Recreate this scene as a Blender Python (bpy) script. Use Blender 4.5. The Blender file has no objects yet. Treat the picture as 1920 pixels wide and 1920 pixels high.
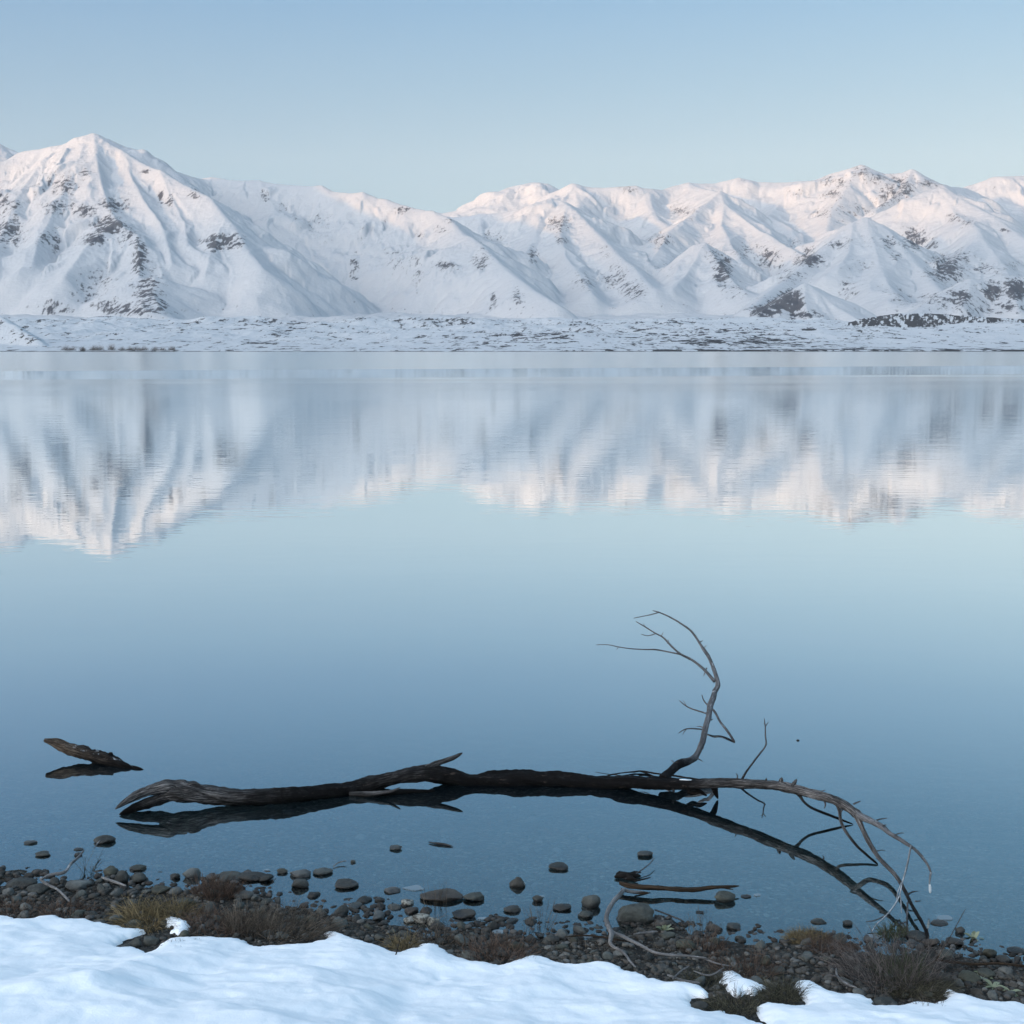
import bpy, bmesh, math, random
import numpy as np
from mathutils import Vector
R = math.radians
rng = np.random.default_rng(7)
random.seed(7)

# ------------------------------------------------------------------ camera
sc = bpy.context.scene
COL = sc.collection
F, PITCH, H = 2400.0, R(7.26), 2.0            # focal in photo pixels, downward pitch, height over the lake
cam_d = bpy.data.cameras.new('camera')
cam = bpy.data.objects.new('camera', cam_d); COL.objects.link(cam)
cam_d.sensor_width = 36; cam_d.lens = F / 1920 * 36
cam_d.clip_start = 0.05; cam_d.clip_end = 40000
cam.location = (0, 0, H); cam.rotation_euler = (math.pi / 2 - PITCH, 0, 0)
sc.camera = cam

# ------------------------------------------------------------------ world and sun
SUN_EL, SUN_AZ = 3.5, 47.0                     # low sun behind the camera, to the left (azimuth from -Y towards -X)
sd = Vector((-math.sin(R(SUN_AZ)) * math.cos(R(SUN_EL)), -math.cos(R(SUN_AZ)) * math.cos(R(SUN_EL)), math.sin(R(SUN_EL))))
world = bpy.data.worlds.new('World'); sc.world = world; world.use_nodes = True
nt = world.node_tree; nt.nodes.clear()
def WN(t, **k):
    n = nt.nodes.new(t)
    for a, b in k.items(): setattr(n, a, b)
    return n
tc = WN('ShaderNodeTexCoord')
nrm = WN('ShaderNodeVectorMath', operation='NORMALIZE'); nt.links.new(tc.outputs['Generated'], nrm.inputs[0])
sep = WN('ShaderNodeSeparateXYZ'); nt.links.new(nrm.outputs[0], sep.inputs[0])
asin = WN('ShaderNodeMath', operation='ARCSINE'); nt.links.new(sep.outputs[2], asin.inputs[0])
mr = WN('ShaderNodeMapRange'); nt.links.new(asin.outputs[0], mr.inputs[0])
mr.inputs[1].default_value = 0; mr.inputs[2].default_value = R(90)
ramp = WN('ShaderNodeValToRGB'); nt.links.new(mr.outputs[0], ramp.inputs[0])
stops = [(0.0, (.575, .71, .755)), (5/90, (.55, .70, .755)), (8/90, (.485, .655, .745)), (11/90, (.375, .57, .715)), (14.5/90, (.272, .485, .695)),
         (20/90, (.185, .44, .715)), (35/90, (.155, .385, .655)), (1.0, (.155, .32, .54))]
e = ramp.color_ramp.elements
e[0].position, e[0].color = stops[0][0], (*stops[0][1], 1)
e[1].position, e[1].color = stops[-1][0], (*stops[-1][1], 1)
for p, c in stops[1:-1]:
    x = e.new(p); x.color = (*c, 1)
# broad dusk glow round the sun's side of the sky
dot = WN('ShaderNodeVectorMath', operation='DOT_PRODUCT'); nt.links.new(nrm.outputs[0], dot.inputs[0]); dot.inputs[1].default_value = sd
h1 = WN('ShaderNodeMath', operation='MULTIPLY_ADD'); nt.links.new(dot.outputs['Value'], h1.inputs[0]); h1.inputs[1].default_value = .5; h1.inputs[2].default_value = .5
h2 = WN('ShaderNodeMath', operation='POWER'); nt.links.new(h1.outputs[0], h2.inputs[0]); h2.inputs[1].default_value = 6.0
glow = WN('ShaderNodeMixRGB', blend_type='MULTIPLY'); glow.inputs[0].default_value = 1
nt.links.new(h2.outputs[0], glow.inputs[1]); glow.inputs[2].default_value = (5.9, 5.6, 5.2, 1)
sky = WN('ShaderNodeTexSky', sky_type='NISHITA'); sky.sun_disc = False
sky.sun_elevation = R(SUN_EL); sky.sun_rotation = R(180 + SUN_AZ); sky.ozone_density = 3; sky.dust_density = .5
skm = WN('ShaderNodeMixRGB', blend_type='MULTIPLY'); skm.inputs[0].default_value = 1
nt.links.new(sky.outputs[0], skm.inputs[1]); skm.inputs[2].default_value = (.012, .012, .012, 1)
a1 = WN('ShaderNodeMixRGB', blend_type='ADD'); a1.inputs[0].default_value = 1
a2 = WN('ShaderNodeMixRGB', blend_type='ADD'); a2.inputs[0].default_value = 1
azf = WN('ShaderNodeVectorMath', operation='MULTIPLY_ADD'); nt.links.new(sep.outputs[0], azf.inputs[0]); azf.inputs[1].default_value = (.58, .42, .27); azf.inputs[2].default_value = (1, 1, 1)
rm = WN('ShaderNodeMixRGB', blend_type='MULTIPLY'); rm.inputs[0].default_value = 1
nt.links.new(ramp.outputs[0], rm.inputs[1]); nt.links.new(azf.outputs[0], rm.inputs[2])
nt.links.new(rm.outputs[0], a1.inputs[1]); nt.links.new(glow.outputs[0], a1.inputs[2])
nt.links.new(a1.outputs[0], a2.inputs[1]); nt.links.new(skm.outputs[0], a2.inputs[2])
bg = WN('ShaderNodeBackground'); bg.inputs[1].default_value = 1.0
wo = WN('ShaderNodeOutputWorld')
nt.links.new(a2.outputs[0], bg.inputs[0]); nt.links.new(bg.outputs[0], wo.inputs[0])

sun_d = bpy.data.lights.new('sun', 'SUN'); sun = bpy.data.objects.new('sun', sun_d); COL.objects.link(sun)
sun_d.energy = 5.9; sun_d.color = (1.0, .50, .15); sun_d.angle = R(2.0)
sun.rotation_euler = sd.to_track_quat('Z', 'Y').to_euler()

sc.view_settings.view_transform = 'Standard'; sc.view_settings.look = 'None'
sc.view_settings.exposure = 0; sc.view_settings.gamma = 1; sc.view_settings.use_curve_mapping = False
sc.render.engine = 'CYCLES'
sc.cycles.max_bounces = 6; sc.cycles.diffuse_bounces = 3; sc.cycles.glossy_bounces = 3; sc.cycles.transparent_max_bounces = 16
sc.cycles.use_denoising = True; sc.cycles.caustics_reflective = False; sc.cycles.caustics_refractive = False

# ------------------------------------------------------------------ maths helpers
def perlin(x, y, seed=0):
    x = np.asarray(x, np.float32); y = np.asarray(y, np.float32)
    xi = np.floor(x).astype(np.int64); yi = np.floor(y).astype(np.int64)
    xf = x - xi; yf = y - yi
    def g(ix, iy, dx, dy):
        h = (ix * 374761393 + iy * 668265263 + seed * 974634777) & 0xffffffff
        h = ((h ^ (h >> 13)) * 1274126177) & 0xffffffff
        h = h ^ (h >> 16)
        a = (h & 0xffff).astype(np.float32) * np.float32(2 * math.pi / 65536)
        return np.cos(a) * dx + np.sin(a) * dy
    u = xf * xf * xf * (xf * (xf * 6 - 15) + 10); v = yf * yf * yf * (yf * (yf * 6 - 15) + 10)
    a = g(xi, yi, xf, yf); b = g(xi + 1, yi, xf - 1, yf); c = g(xi, yi + 1, xf, yf - 1); d = g(xi + 1, yi + 1, xf - 1, yf - 1)
    return (a + (b - a) * u + (c - a) * v + (a - b - c + d) * u * v) * np.float32(1.5)
def fbm(x, y, o=4, seed=0, gain=.5):
    s = 0; a = 1.0
    for i in range(o):
        s = s + a * perlin(x * 2 ** i, y * 2 ** i, seed + i * 17); a *= gain
    return s
def ridged(x, y, o=4, seed=0, gain=.5):
    s = 0; a = 1.0
    for i in range(o):
        s = s + a * (1 - 2 * np.abs(perlin(x * 2 ** i, y * 2 ** i, seed + i * 17))); a *= gain
    return s
def sstep(a, b, x):
    t = np.clip((x - a) / (b - a), 0, 1); return t * t * (3 - 2 * t)

CP, SP = math.cos(PITCH), math.sin(PITCH)
def slope(v):                                   # rise per metre forward of the ray through image row v
    y = (960 - v) / F
    return (-SP + y * CP) / (CP + y * SP)
def xslope(u, v):                               # sideways metres per metre forward
    y = (960 - v) / F
    return ((u - 960) / F) / (CP + y * SP)
def far_pt(u, v, D):
    return (xslope(u, v) * D, D, H + slope(v) * D)
def over_water(u, v, v0):                       # point seen at (u,v) standing above the water surface seen at row v0
    Y = -H / slope(v0)
    return Vector((xslope(u, v) * Y, Y, H + slope(v) * Y))
def px(r, Y): return r * Y * 1.03 / F           # r photo pixels at forward distance Y, in metres

def mesh_np(name, V, Fq, mat, parent=None, smooth=True, attrs=None):
    me = bpy.data.meshes.new(name)
    V = np.asarray(V, np.float32); Fq = np.asarray(Fq, np.int32); k = Fq.shape[1]
    me.vertices.add(len(V)); me.vertices.foreach_set('co', V.ravel())
    me.loops.add(Fq.size); me.loops.foreach_set('vertex_index', Fq.ravel())
    me.polygons.add(len(Fq)); me.polygons.foreach_set('loop_start', np.arange(0, Fq.size, k, dtype=np.int32))
    me.polygons.foreach_set('use_smooth', np.full(len(Fq), smooth))
    me.update(calc_edges=True)
    for an, arr in (attrs or {}).items():
        at = me.attributes.new(an, 'FLOAT', 'POINT'); at.data.foreach_set('value', np.asarray(arr, np.float32))
    me.materials.append(mat)
    o = bpy.data.objects.new(name, me); COL.objects.link(o)
    if parent: o.parent = parent
    return o
def grid_faces(nr, nc, keep=None):
    i = np.arange(nr * nc).reshape(nr, nc)
    q = np.stack([i[:-1, :-1], i[:-1, 1:], i[1:, 1:], i[1:, :-1]], -1).reshape(-1, 4)
    if keep is not None: q = q[keep.reshape(-1)]
    return q
def tag(o, label=None, cat=None, group=None, kind=None):
    if label: o['label'] = label
    if cat: o['category'] = cat
    if group: o['group'] = group
    if kind: o['kind'] = kind
    return o
def empty(name, loc=(0, 0, 0)):
    o = bpy.data.objects.new(name, None); COL.objects.link(o); o.location = loc; o.empty_display_size = .05; return o

# ------------------------------------------------------------------ material helper
class M:
    def __init__(s, name):
        s.m = bpy.data.materials.new(name); s.m.use_nodes = True; s.t = s.m.node_tree
        s.b = s.t.nodes['Principled BSDF']; s.out = s.t.nodes['Material Output']
    def n(s, t, **k):
        n = s.t.nodes.new(t)
        for a, b in k.items():
            if a.startswith('i_'):
                key = a[2:]; key = int(key) if key.isdigit() else key
                n.inputs[key].default_value = b
            else: setattr(n, a, b)
        return n
    def l(s, a, b): s.t.links.new(a, b)
    def noise(s, vec, scale, detail=4, rough=.55, dist=0):
        n = s.n('ShaderNodeTexNoise'); n.inputs['Scale'].default_value = scale; n.inputs['Detail'].default_value = detail
        n.inputs['Roughness'].default_value = rough; n.inputs['Distortion'].default_value = dist
        if vec is not None: s.l(vec, n.inputs['Vector'])
        return n.outputs['Fac']
    def ramp(s, fac, stops):
        n = s.n('ShaderNodeValToRGB'); el = n.color_ramp.elements
        el[0].position = stops[0][0]; el[0].color = (*stops[0][1], 1); el[1].position = stops[-1][0]; el[1].color = (*stops[-1][1], 1)
        for p, c in stops[1:-1]:
            x = el.new(p); x.color = (*c, 1)
        s.l(fac, n.inputs[0]); return n.outputs[0]
    def mix(s, fac, a, b, mode='MIX'):
        n = s.n('ShaderNodeMixRGB', blend_type=mode)
        for k, v in zip((0, 1, 2), (fac, a, b)):
            if isinstance(v, bpy.types.NodeSocket): s.l(v, n.inputs[k])
            elif isinstance(v, (int, float)): n.inputs[k].default_value = v
            else: n.inputs[k].default_value = (*v, 1)
        return n.outputs[0]
    def math(s, op, *a, clamp=False):
        n = s.n('ShaderNodeMath', operation=op); n.use_clamp = clamp
        for k, v in enumerate(a):
            if isinstance(v, bpy.types.NodeSocket): s.l(v, n.inputs[k])
            else: n.inputs[k].default_value = v
        return n.outputs[0]
    def rng(s, v, a, b, c=0.0, d=1.0, smooth=True):
        n = s.n('ShaderNodeMapRange'); n.interpolation_type = 'SMOOTHSTEP' if smooth else 'LINEAR'
        s.l(v, n.inputs[0])
        for k, x in zip((1, 2, 3, 4), (a, b, c, d)):
            if isinstance(x, bpy.types.NodeSocket): s.l(x, n.inputs[k])
            else: n.inputs[k].default_value = x
        return n.outputs[0]
    def bump(s, h, dist, strength=1.0):
        n = s.n('ShaderNodeBump'); s.l(h, n.inputs['Height'])
        n.inputs['Distance'].default_value = dist; n.inputs['Strength'].default_value = strength
        s.l(n.outputs[0], s.b.inputs['Normal']); return n.outputs[0]
    def obj(s): return s.n('ShaderNodeTexCoord').outputs['Object']
    def pos(s): return s.n('ShaderNodeNewGeometry').outputs['Position']
    def xyz(s, v):
        n = s.n('ShaderNodeSeparateXYZ'); s.l(v, n.inputs[0]); return n.outputs
    def scale(s, v, sc_):
        n = s.n('ShaderNodeMapping'); n.inputs['Scale'].default_value = sc_; s.l(v, n.inputs[0]); return n.outputs[0]
    def base(s, c):
        if isinstance(c, bpy.types.NodeSocket): s.l(c, s.b.inputs['Base Color'])
        else: s.b.inputs['Base Color'].default_value = (*c, 1)
    def attr(s, name):
        n = s.n('ShaderNodeAttribute'); n.attribute_name = name; return n.outputs['Fac']

# mountain snow with rock showing through
m = M('mountain_snow'); m.b.inputs['Roughness'].default_value = .9; m.b.inputs['Specular IOR Level'].default_value = .1
p = m.pos()
fine = m.noise(m.scale(p, (1, .5, .55)), .14, 6, .7)
rk = m.math('ADD', m.attr('rock'), m.math('MULTIPLY', m.math('SUBTRACT', fine, .5), 1.45))
rk = m.rng(rk, .37, .68)
rc = m.ramp(m.noise(p, .02, 3), [(.3, (.055, .058, .072)), (.7, (.105, .10, .105))])
m.base(m.mix(rk, (.475, .48, .50), rc))
m.bump(m.noise(p, .05, 7, .58), 3.5)
M_MOUNT = m.m

m = M('foothill_snow'); m.b.inputs['Roughness'].default_value = .9; m.b.inputs['Specular IOR Level'].default_value = .1
p = m.pos()
fine = m.noise(m.scale(p, (1, .35, 2)), .22, 5, .65)
rk = m.math('ADD', m.attr('rock'), m.math('MULTIPLY', m.math('SUBTRACT', fine, .5), 1.7))
rk = m.rng(rk, .42, .60)
m.base(m.mix(rk, (.52, .535, .56), (.055, .052, .055)))
m.bump(m.noise(p, .15, 6, .6), 1.5)
M_FOOT = m.m

# ------------------------------------------------------------------ far terrain
def plain(X, Y):
    """the moraine plain between the far shore and the mountain foot"""
    t = np.clip((Y - 985) / 1900, 0, 1.6)
    z = 1.0 + 56 * t ** 1.15
    n = fbm(X / 260, Y / 420, 4, 3) * 9 + ridged(X / 130 + Y / 500, Y / 260, 3, 9) * 4
    n2 = ridged(X / 38, Y / 75, 3, 21) * 1.7
    far_cut = sstep(985, 1250, Y)
    z = z + (n * .85 + n2 * .7) * far_cut * (.35 + .65 * sstep(1000, 1900, Y))
    z = z + fbm(X / 22, Y / 40, 3, 5) * .55 * sstep(990, 1060, Y)
    z = z + 15 * sstep(1500, 2600, Y) * np.maximum(0, fbm(X / 300, Y / 340, 3, 12) + .15) * (1 - sstep(.18, .26, X / Y))
    # shore bank
    z = np.where(Y < 1004, -1.2 + (Y - 975) * .085 + fbm(X / 9, Y / 9, 2, 44) * .25, z)
    z = np.maximum(z, np.where(Y >= 1004, 1.2 + fbm(X / 30, Y / 40, 2, 8) * .3, -99))
    return z

# ridges: (points (u, v, distance), slope, width of the rounding)
RIDGES = [
 # left massif: crest
 ([(-900,330,4700),(-600,300,4700),(-300,318,4700),(-120,300,4700),(0,308,4650),(46,284,4650),(110,277,4600),(145,262,4600),(175,256,4600),(196,262,4620),(240,280,4800),(300,312,5000),(370,336,5200)], .74, 10),
 ([(-40,262,5400),(0,270,5400),(20,280,5400),(42,290,5500),(120,330,5600)], .6, 10),
 # spurs of the left massif
 ([(175,256,4600),(215,278,4500),(262,304,4400),(305,325,4300),(345,348,4180),(392,370,4020),(415,400,3900),(440,430,3760),(462,468,3600),(492,505,3400)], .78, 6),
 ([(175,256,4600),(182,300,4350),(190,345,4150),(205,392,3950),(222,420,3800),(255,440,3650),(262,480,3500),(260,520,3350)], .85, 6),
 ([(160,258,4600),(150,300,4380),(130,345,4180),(110,375,4050),(95,410,3900),(70,455,3700),(60,500,3500)], .85, 6),
 ([(110,278,4600),(70,320,4400),(40,360,4200),(20,400,4000),(0,450,3800),(-20,510,3500)], .8, 6),
 ([(230,292,4480),(248,335,4250),(268,375,4050),(300,410,3850),(312,450,3680),(322,490,3500)], .95, 4),
 ([(300,325,4300),(322,372,4080),(345,415,3880),(352,455,3680),(395,500,3500)], .95, 4),
 ([(-60,305,4700),(-70,370,4400),(-60,430,4000),(-90,500,3600)], .8, 6),
 ([(222,420,3800),(190,440,3700),(160,465,3580),(120,520,3350)], .9, 4),
 ([(290,520,3330),(285,548,3200),(300,575,3050)], .55, 4),
 ([(415,430,3760),(400,470,3620),(385,510,3450)], .9, 4),
 # second massif: crest and spurs
 ([(340,330,5500),(370,337,5350),(398,333,5250),(430,338,5200),(480,343,5150),(560,348,5050),(600,352,5000),(625,361,4950),(680,364,4850),(720,377,4800),(790,394,4650),(835,407,4550),(868,440,4350),(900,462,4150),(930,490,3950),(960,515,3750),(1000,545,3500),(1045,572,3200)], .74, 8),
 ([(480,343,5150),(520,400,4850),(560,450,4620),(590,500,4420),(610,545,4200)], .66, 14),
 ([(600,352,5000),(640,400,4800),(660,440,4640),(668,480,4480),(665,520,4330),(655,555,4180)], .8, 8),
 ([(680,364,4850),(700,410,4680),(690,450,4560),(715,500,4380),(725,545,4200)], .82, 8),
 ([(720,377,4800),(760,425,4620),(772,470,4480),(795,515,4300),(805,560,4080)], .82, 8),
 ([(812,400,4600),(826,440,4480),(838,480,4320),(848,515,4150),(856,560,3950)], .85, 6),
 ([(842,415,4500),(868,465,4300),(892,510,4120),(905,545,3900),(918,570,3650)], .85, 6),
 ([(885,453,4280),(922,497,4050),(952,540,3750),(968,570,3450)], .9, 5),
 # distant crest on the right
 ([(740,400,7000),(808,396,6900),(830,400,6900),(870,392,6900),(900,383,6900),(930,365,6900),(960,350,6900),(1000,342,6900),(1025,345,6900),(1050,358,6900)], .62, 14),
 ([(1035,362,6500),(1060,352,6400),(1074,346,6350),(1100,351,6350),(1130,352,6350),(1160,350,6350),(1190,348,6350),(1215,357,6350),(1240,357,6400),(1262,350,6450),(1290,346,6500),(1340,344,6500),(1385,333,6500),(1420,341,6500),(1500,343,6450),(1530,338,6400),(1560,325,6350),(1590,318,6300),(1616,312,6300),(1635,321,6300),(1655,327,6300),(1690,325,6300),(1708,321,6300),(1728,332,6300),(1770,349,6400),(1810,353,6600)], .70, 8),
 ([(1780,360,7200),(1830,345,7200),(1870,332,7200),(1920,330,7200),(2000,322,7200),(2200,335,7200),(2500,310,7200),(2900,350,7200)], .62, 14),
 # middle ridge in front of the saddle
 ([(700,425,5900),(785,400,5900),(820,404,5850),(850,408,5800),(900,405,5750),(960,397,5700),(1005,384,5650),(1035,372,5600),(1055,378,5550),(1078,398,5300),(1100,420,5100),(1130,448,4850),(1160,480,4550),(1190,505,4300),(1225,545,3900)], .66, 8),
 ([(1005,384,5650),(1010,420,5300),(1000,455,5000),(975,490,4600),(960,520,4200)], .85, 6),
 ([(900,405,5750),(905,440,5400),(940,480,4900),(990,540,4200)], .75, 8),
 ([(1060,395,5350),(1050,440,4950),(1060,480,4600),(1090,520,4250),(1110,550,3900)], .85, 6),
 ([(1075,350,6350),(1085,385,6050),(1075,400,5800)], .7, 8),
 ([(1215,357,6350),(1225,400,5900),(1250,430,5600)], .75, 10),
 # spur group with the sharp lit edge
 ([(1290,346,6500),(1330,355,6100),(1350,362,5900),(1358,385,5700),(1395,410,5450),(1440,440,5150),(1480,462,4950),(1510,480,4800)], .72, 6),
 ([(1350,362,5900),(1320,385,5700),(1285,410,5500),(1250,440,5200),(1235,470,4950),(1215,500,4600)], .78, 6),
 ([(1358,385,5700),(1352,420,5400),(1370,455,5050),(1390,490,4700),(1420,520,4400)], .85, 6),
 ([(1440,408,5900),(1480,425,5650),(1498,455,5300)], .75, 6),
 ([(1616,312,6300),(1590,350,6050),(1560,390,5800),(1550,430,5500)], .8, 8),
 ([(1708,321,6300),(1690,360,6000),(1640,395,5700)], .8, 8),
 ([(1500,343,6450),(1460,385,6150),(1440,408,5900)], .75, 8),
 # low rocky spur
 ([(1260,500,4600),(1290,478,4550),(1322,458,4500),(1345,490,4300),(1370,520,4050),(1400,556,3750)], .75, 5),
 ([(1322,458,4500),(1290,510,4200),(1260,545,3900)], .8, 5),
 # big near hill and its shoulder
 ([(1400,585,3150),(1440,548,3500),(1480,520,3750),(1520,488,3950),(1560,455,4100),(1600,424,4200),(1622,414,4230),(1650,424,4200),(1680,452,4050),(1710,490,3850),(1740,520,3650),(1765,550,3400)], .74, 8),
 ([(1622,414,4230),(1640,460,3950),(1650,500,3700),(1680,560,3250)], .7, 12),
 ([(1600,424,4200),(1590,470,3900),(1570,510,3650)], .8, 8),
 # larger hill behind it
 ([(1560,440,4950),(1620,412,4950),(1660,395,4950),(1700,376,4950),(1735,362,4950),(1762,357,4950),(1790,368,4850),(1820,385,4750),(1860,405,4600),(1900,435,4450),(1950,465,4250),(2010,510,3900),(2100,560,3400)], .72, 12),
 ([(1762,357,4950),(1790,400,4700),(1820,420,4500),(1830,450,4300),(1800,480,4050),(1760,520,3750)], .75, 8),
 ([(1820,420,4500),(1850,460,4200),(1880,500,3900),(1900,530,3650)], .75, 8),
 # low dark hills at the foot, right
 ([(1400,597,2900),(1450,567,3020),(1490,543,3080),(1510,534,3100),(1535,548,3060),(1575,578,2980),(1605,600,2900)], .62, 3),
 ([(1510,534,3100),(1508,565,3010),(1515,590,2920)], .75, 2),
 ([(1700,590,2950),(1735,566,3080),(1780,545,3180),(1820,530,3250),(1870,520,3300),(1930,519,3300),(2000,512,3300),(2200,540,3300)], .62, 6),
 ([(1820,530,3250),(1812,560,3100),(1800,580,3000)], .75, 3),
 ([(1880,520,3300),(1900,550,3150),(1910,580,3020)], .75, 3),
 # flanks outside the frame
 ([(2000,420,5200),(2300,380,5200),(2700,330,5000),(3300,300,4800),(4200,320,4600),(5600,340,4600)], .7, 10),
 ([(-900,330,4700),(-1600,300,4600),(-2500,310,4500),(-3800,330,4500)], .7, 10),
]
# bare rock and scree seen through the snow: (u, v, half width, half height, amount)
ROCK = [(205,425,24,13,.8),(178,450,18,10,.7),(238,440,20,22,.40),(262,480,12,28,.60),(415,455,30,12,.7),(438,450,10,14,.5),(20,430,26,30,.45),(5,380,18,22,.40),(28,385,14,8,.45),
 (120,345,26,20,.40),(112,390,34,12,.42),(90,450,16,14,.38),(155,395,24,9,.48),(215,385,26,12,.42),(160,325,12,12,.4),(65,355,20,10,.3),(105,450,9,20,.45),(60,500,8,20,.15),
 (275,545,26,34,.46),(215,575,50,12,.42),(170,540,30,34,.30),(100,575,18,12,.45),(190,520,24,28,.28),(300,572,14,20,.4),(250,583,60,6,.5),(302,370,8,14,.42),(318,378,8,10,.42),(362,366,14,9,.40),(272,322,8,5,.45),
 (495,370,9,14,.35),(530,390,10,8,.30),(555,410,9,8,.25),(600,430,30,30,.18),(665,505,8,34,.34),(680,450,8,28,.22),(738,480,22,24,.26),(780,510,12,30,.32),(755,392,16,8,.40),(722,412,7,4,.45),(825,430,12,7,.38),(788,443,8,6,.45),
 (835,500,22,9,.42),(900,490,14,16,.42),(925,560,6,18,.35),(970,555,10,18,.32),(905,470,12,26,.22),(840,415,12,5,.3),(1045,422,22,16,.42),(1055,450,14,8,.4),(1000,480,11,14,.46),(930,450,18,14,.28),(915,440,8,10,.35),(1095,530,24,16,.34),(1135,475,16,14,.28),
 (1185,545,22,14,.48),(1150,520,24,22,.34),(1275,395,18,10,.38),(1240,450,22,12,.38),(1180,355,20,6,.36),(1165,352,14,5,.3),(1290,400,20,14,.3),(1255,500,30,22,.2),(1355,508,15,24,.7),(1338,480,18,16,.4),(1400,470,26,20,.30),(1440,485,24,20,.42),(1460,495,14,10,.4),(1375,540,28,14,.3),(1510,470,16,10,.40),(1490,455,14,8,.35),
 (1615,322,16,12,.42),(1570,340,30,14,.36),(1640,335,34,10,.34),(1690,345,30,14,.40),(1670,368,26,16,.42),(1560,365,24,12,.36),(1700,358,14,9,.5),(1600,395,40,14,.30),(1540,400,20,10,.35),(1655,380,20,10,.4),(1570,420,18,8,.25),(1500,365,24,8,.30),(1740,345,24,8,.34),(1860,355,12,7,.26),(1390,340,20,6,.22),
 (1520,487,26,12,.6),(1568,460,22,10,.38),(1590,455,12,10,.3),(1610,500,28,14,.30),(1480,520,34,14,.34),(1440,560,30,8,.22),(1665,455,18,12,.35),(1630,455,22,18,.2),(1680,480,10,8,.4),(1715,450,22,18,.48),(1745,460,12,14,.36),(1790,410,20,9,.30),(1815,420,16,8,.34),(1885,433,10,5,.5),
 (1775,505,30,22,.6),(1800,485,26,16,.38),(1770,515,18,14,.3),(1850,505,34,12,.34),(1900,500,20,12,.30),(1690,555,22,16,.30),(1590,540,18,16,.34),(1660,545,30,10,.22),(1600,530,16,20,.2),
 (1484,560,17,13,1.0),(1462,572,20,12,1.0),(1492,575,14,12,.9),(1505,590,24,7,.6),(1436,584,20,9,.9),(1530,592,20,7,.3),(1798,556,24,14,.6),(1750,560,34,12,.32),(1862,548,16,18,.7),(1905,542,20,16,.75),(1900,575,30,12,.36),(1820,580,50,10,.30),(1840,540,26,14,.3)]

# columns of the fan: dense across the picture, coarse outside
ucols = np.concatenate([-3600 + 3300 * (1 - (1 - np.linspace(0, 1, 70)[:-1]) ** 1.7), np.linspace(-300, 2220, 1480)[:-1], 2220 + 3400 * np.linspace(0, 1, 70) ** 1.7])
xs_ = ((ucols - 960) / F).astype(np.float32)
def fan(rows):
    Yg = np.repeat(np.asarray(rows, np.float32)[:, None], len(xs_), 1); Xg = xs_[None, :] * Yg
    return Xg, Yg
def pix(X, Y, Z):
    dep = Y * CP - (Z - H) * SP
    return 960 + F * X / dep, 960 - F * (Y * SP + (Z - H) * CP) / dep

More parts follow.
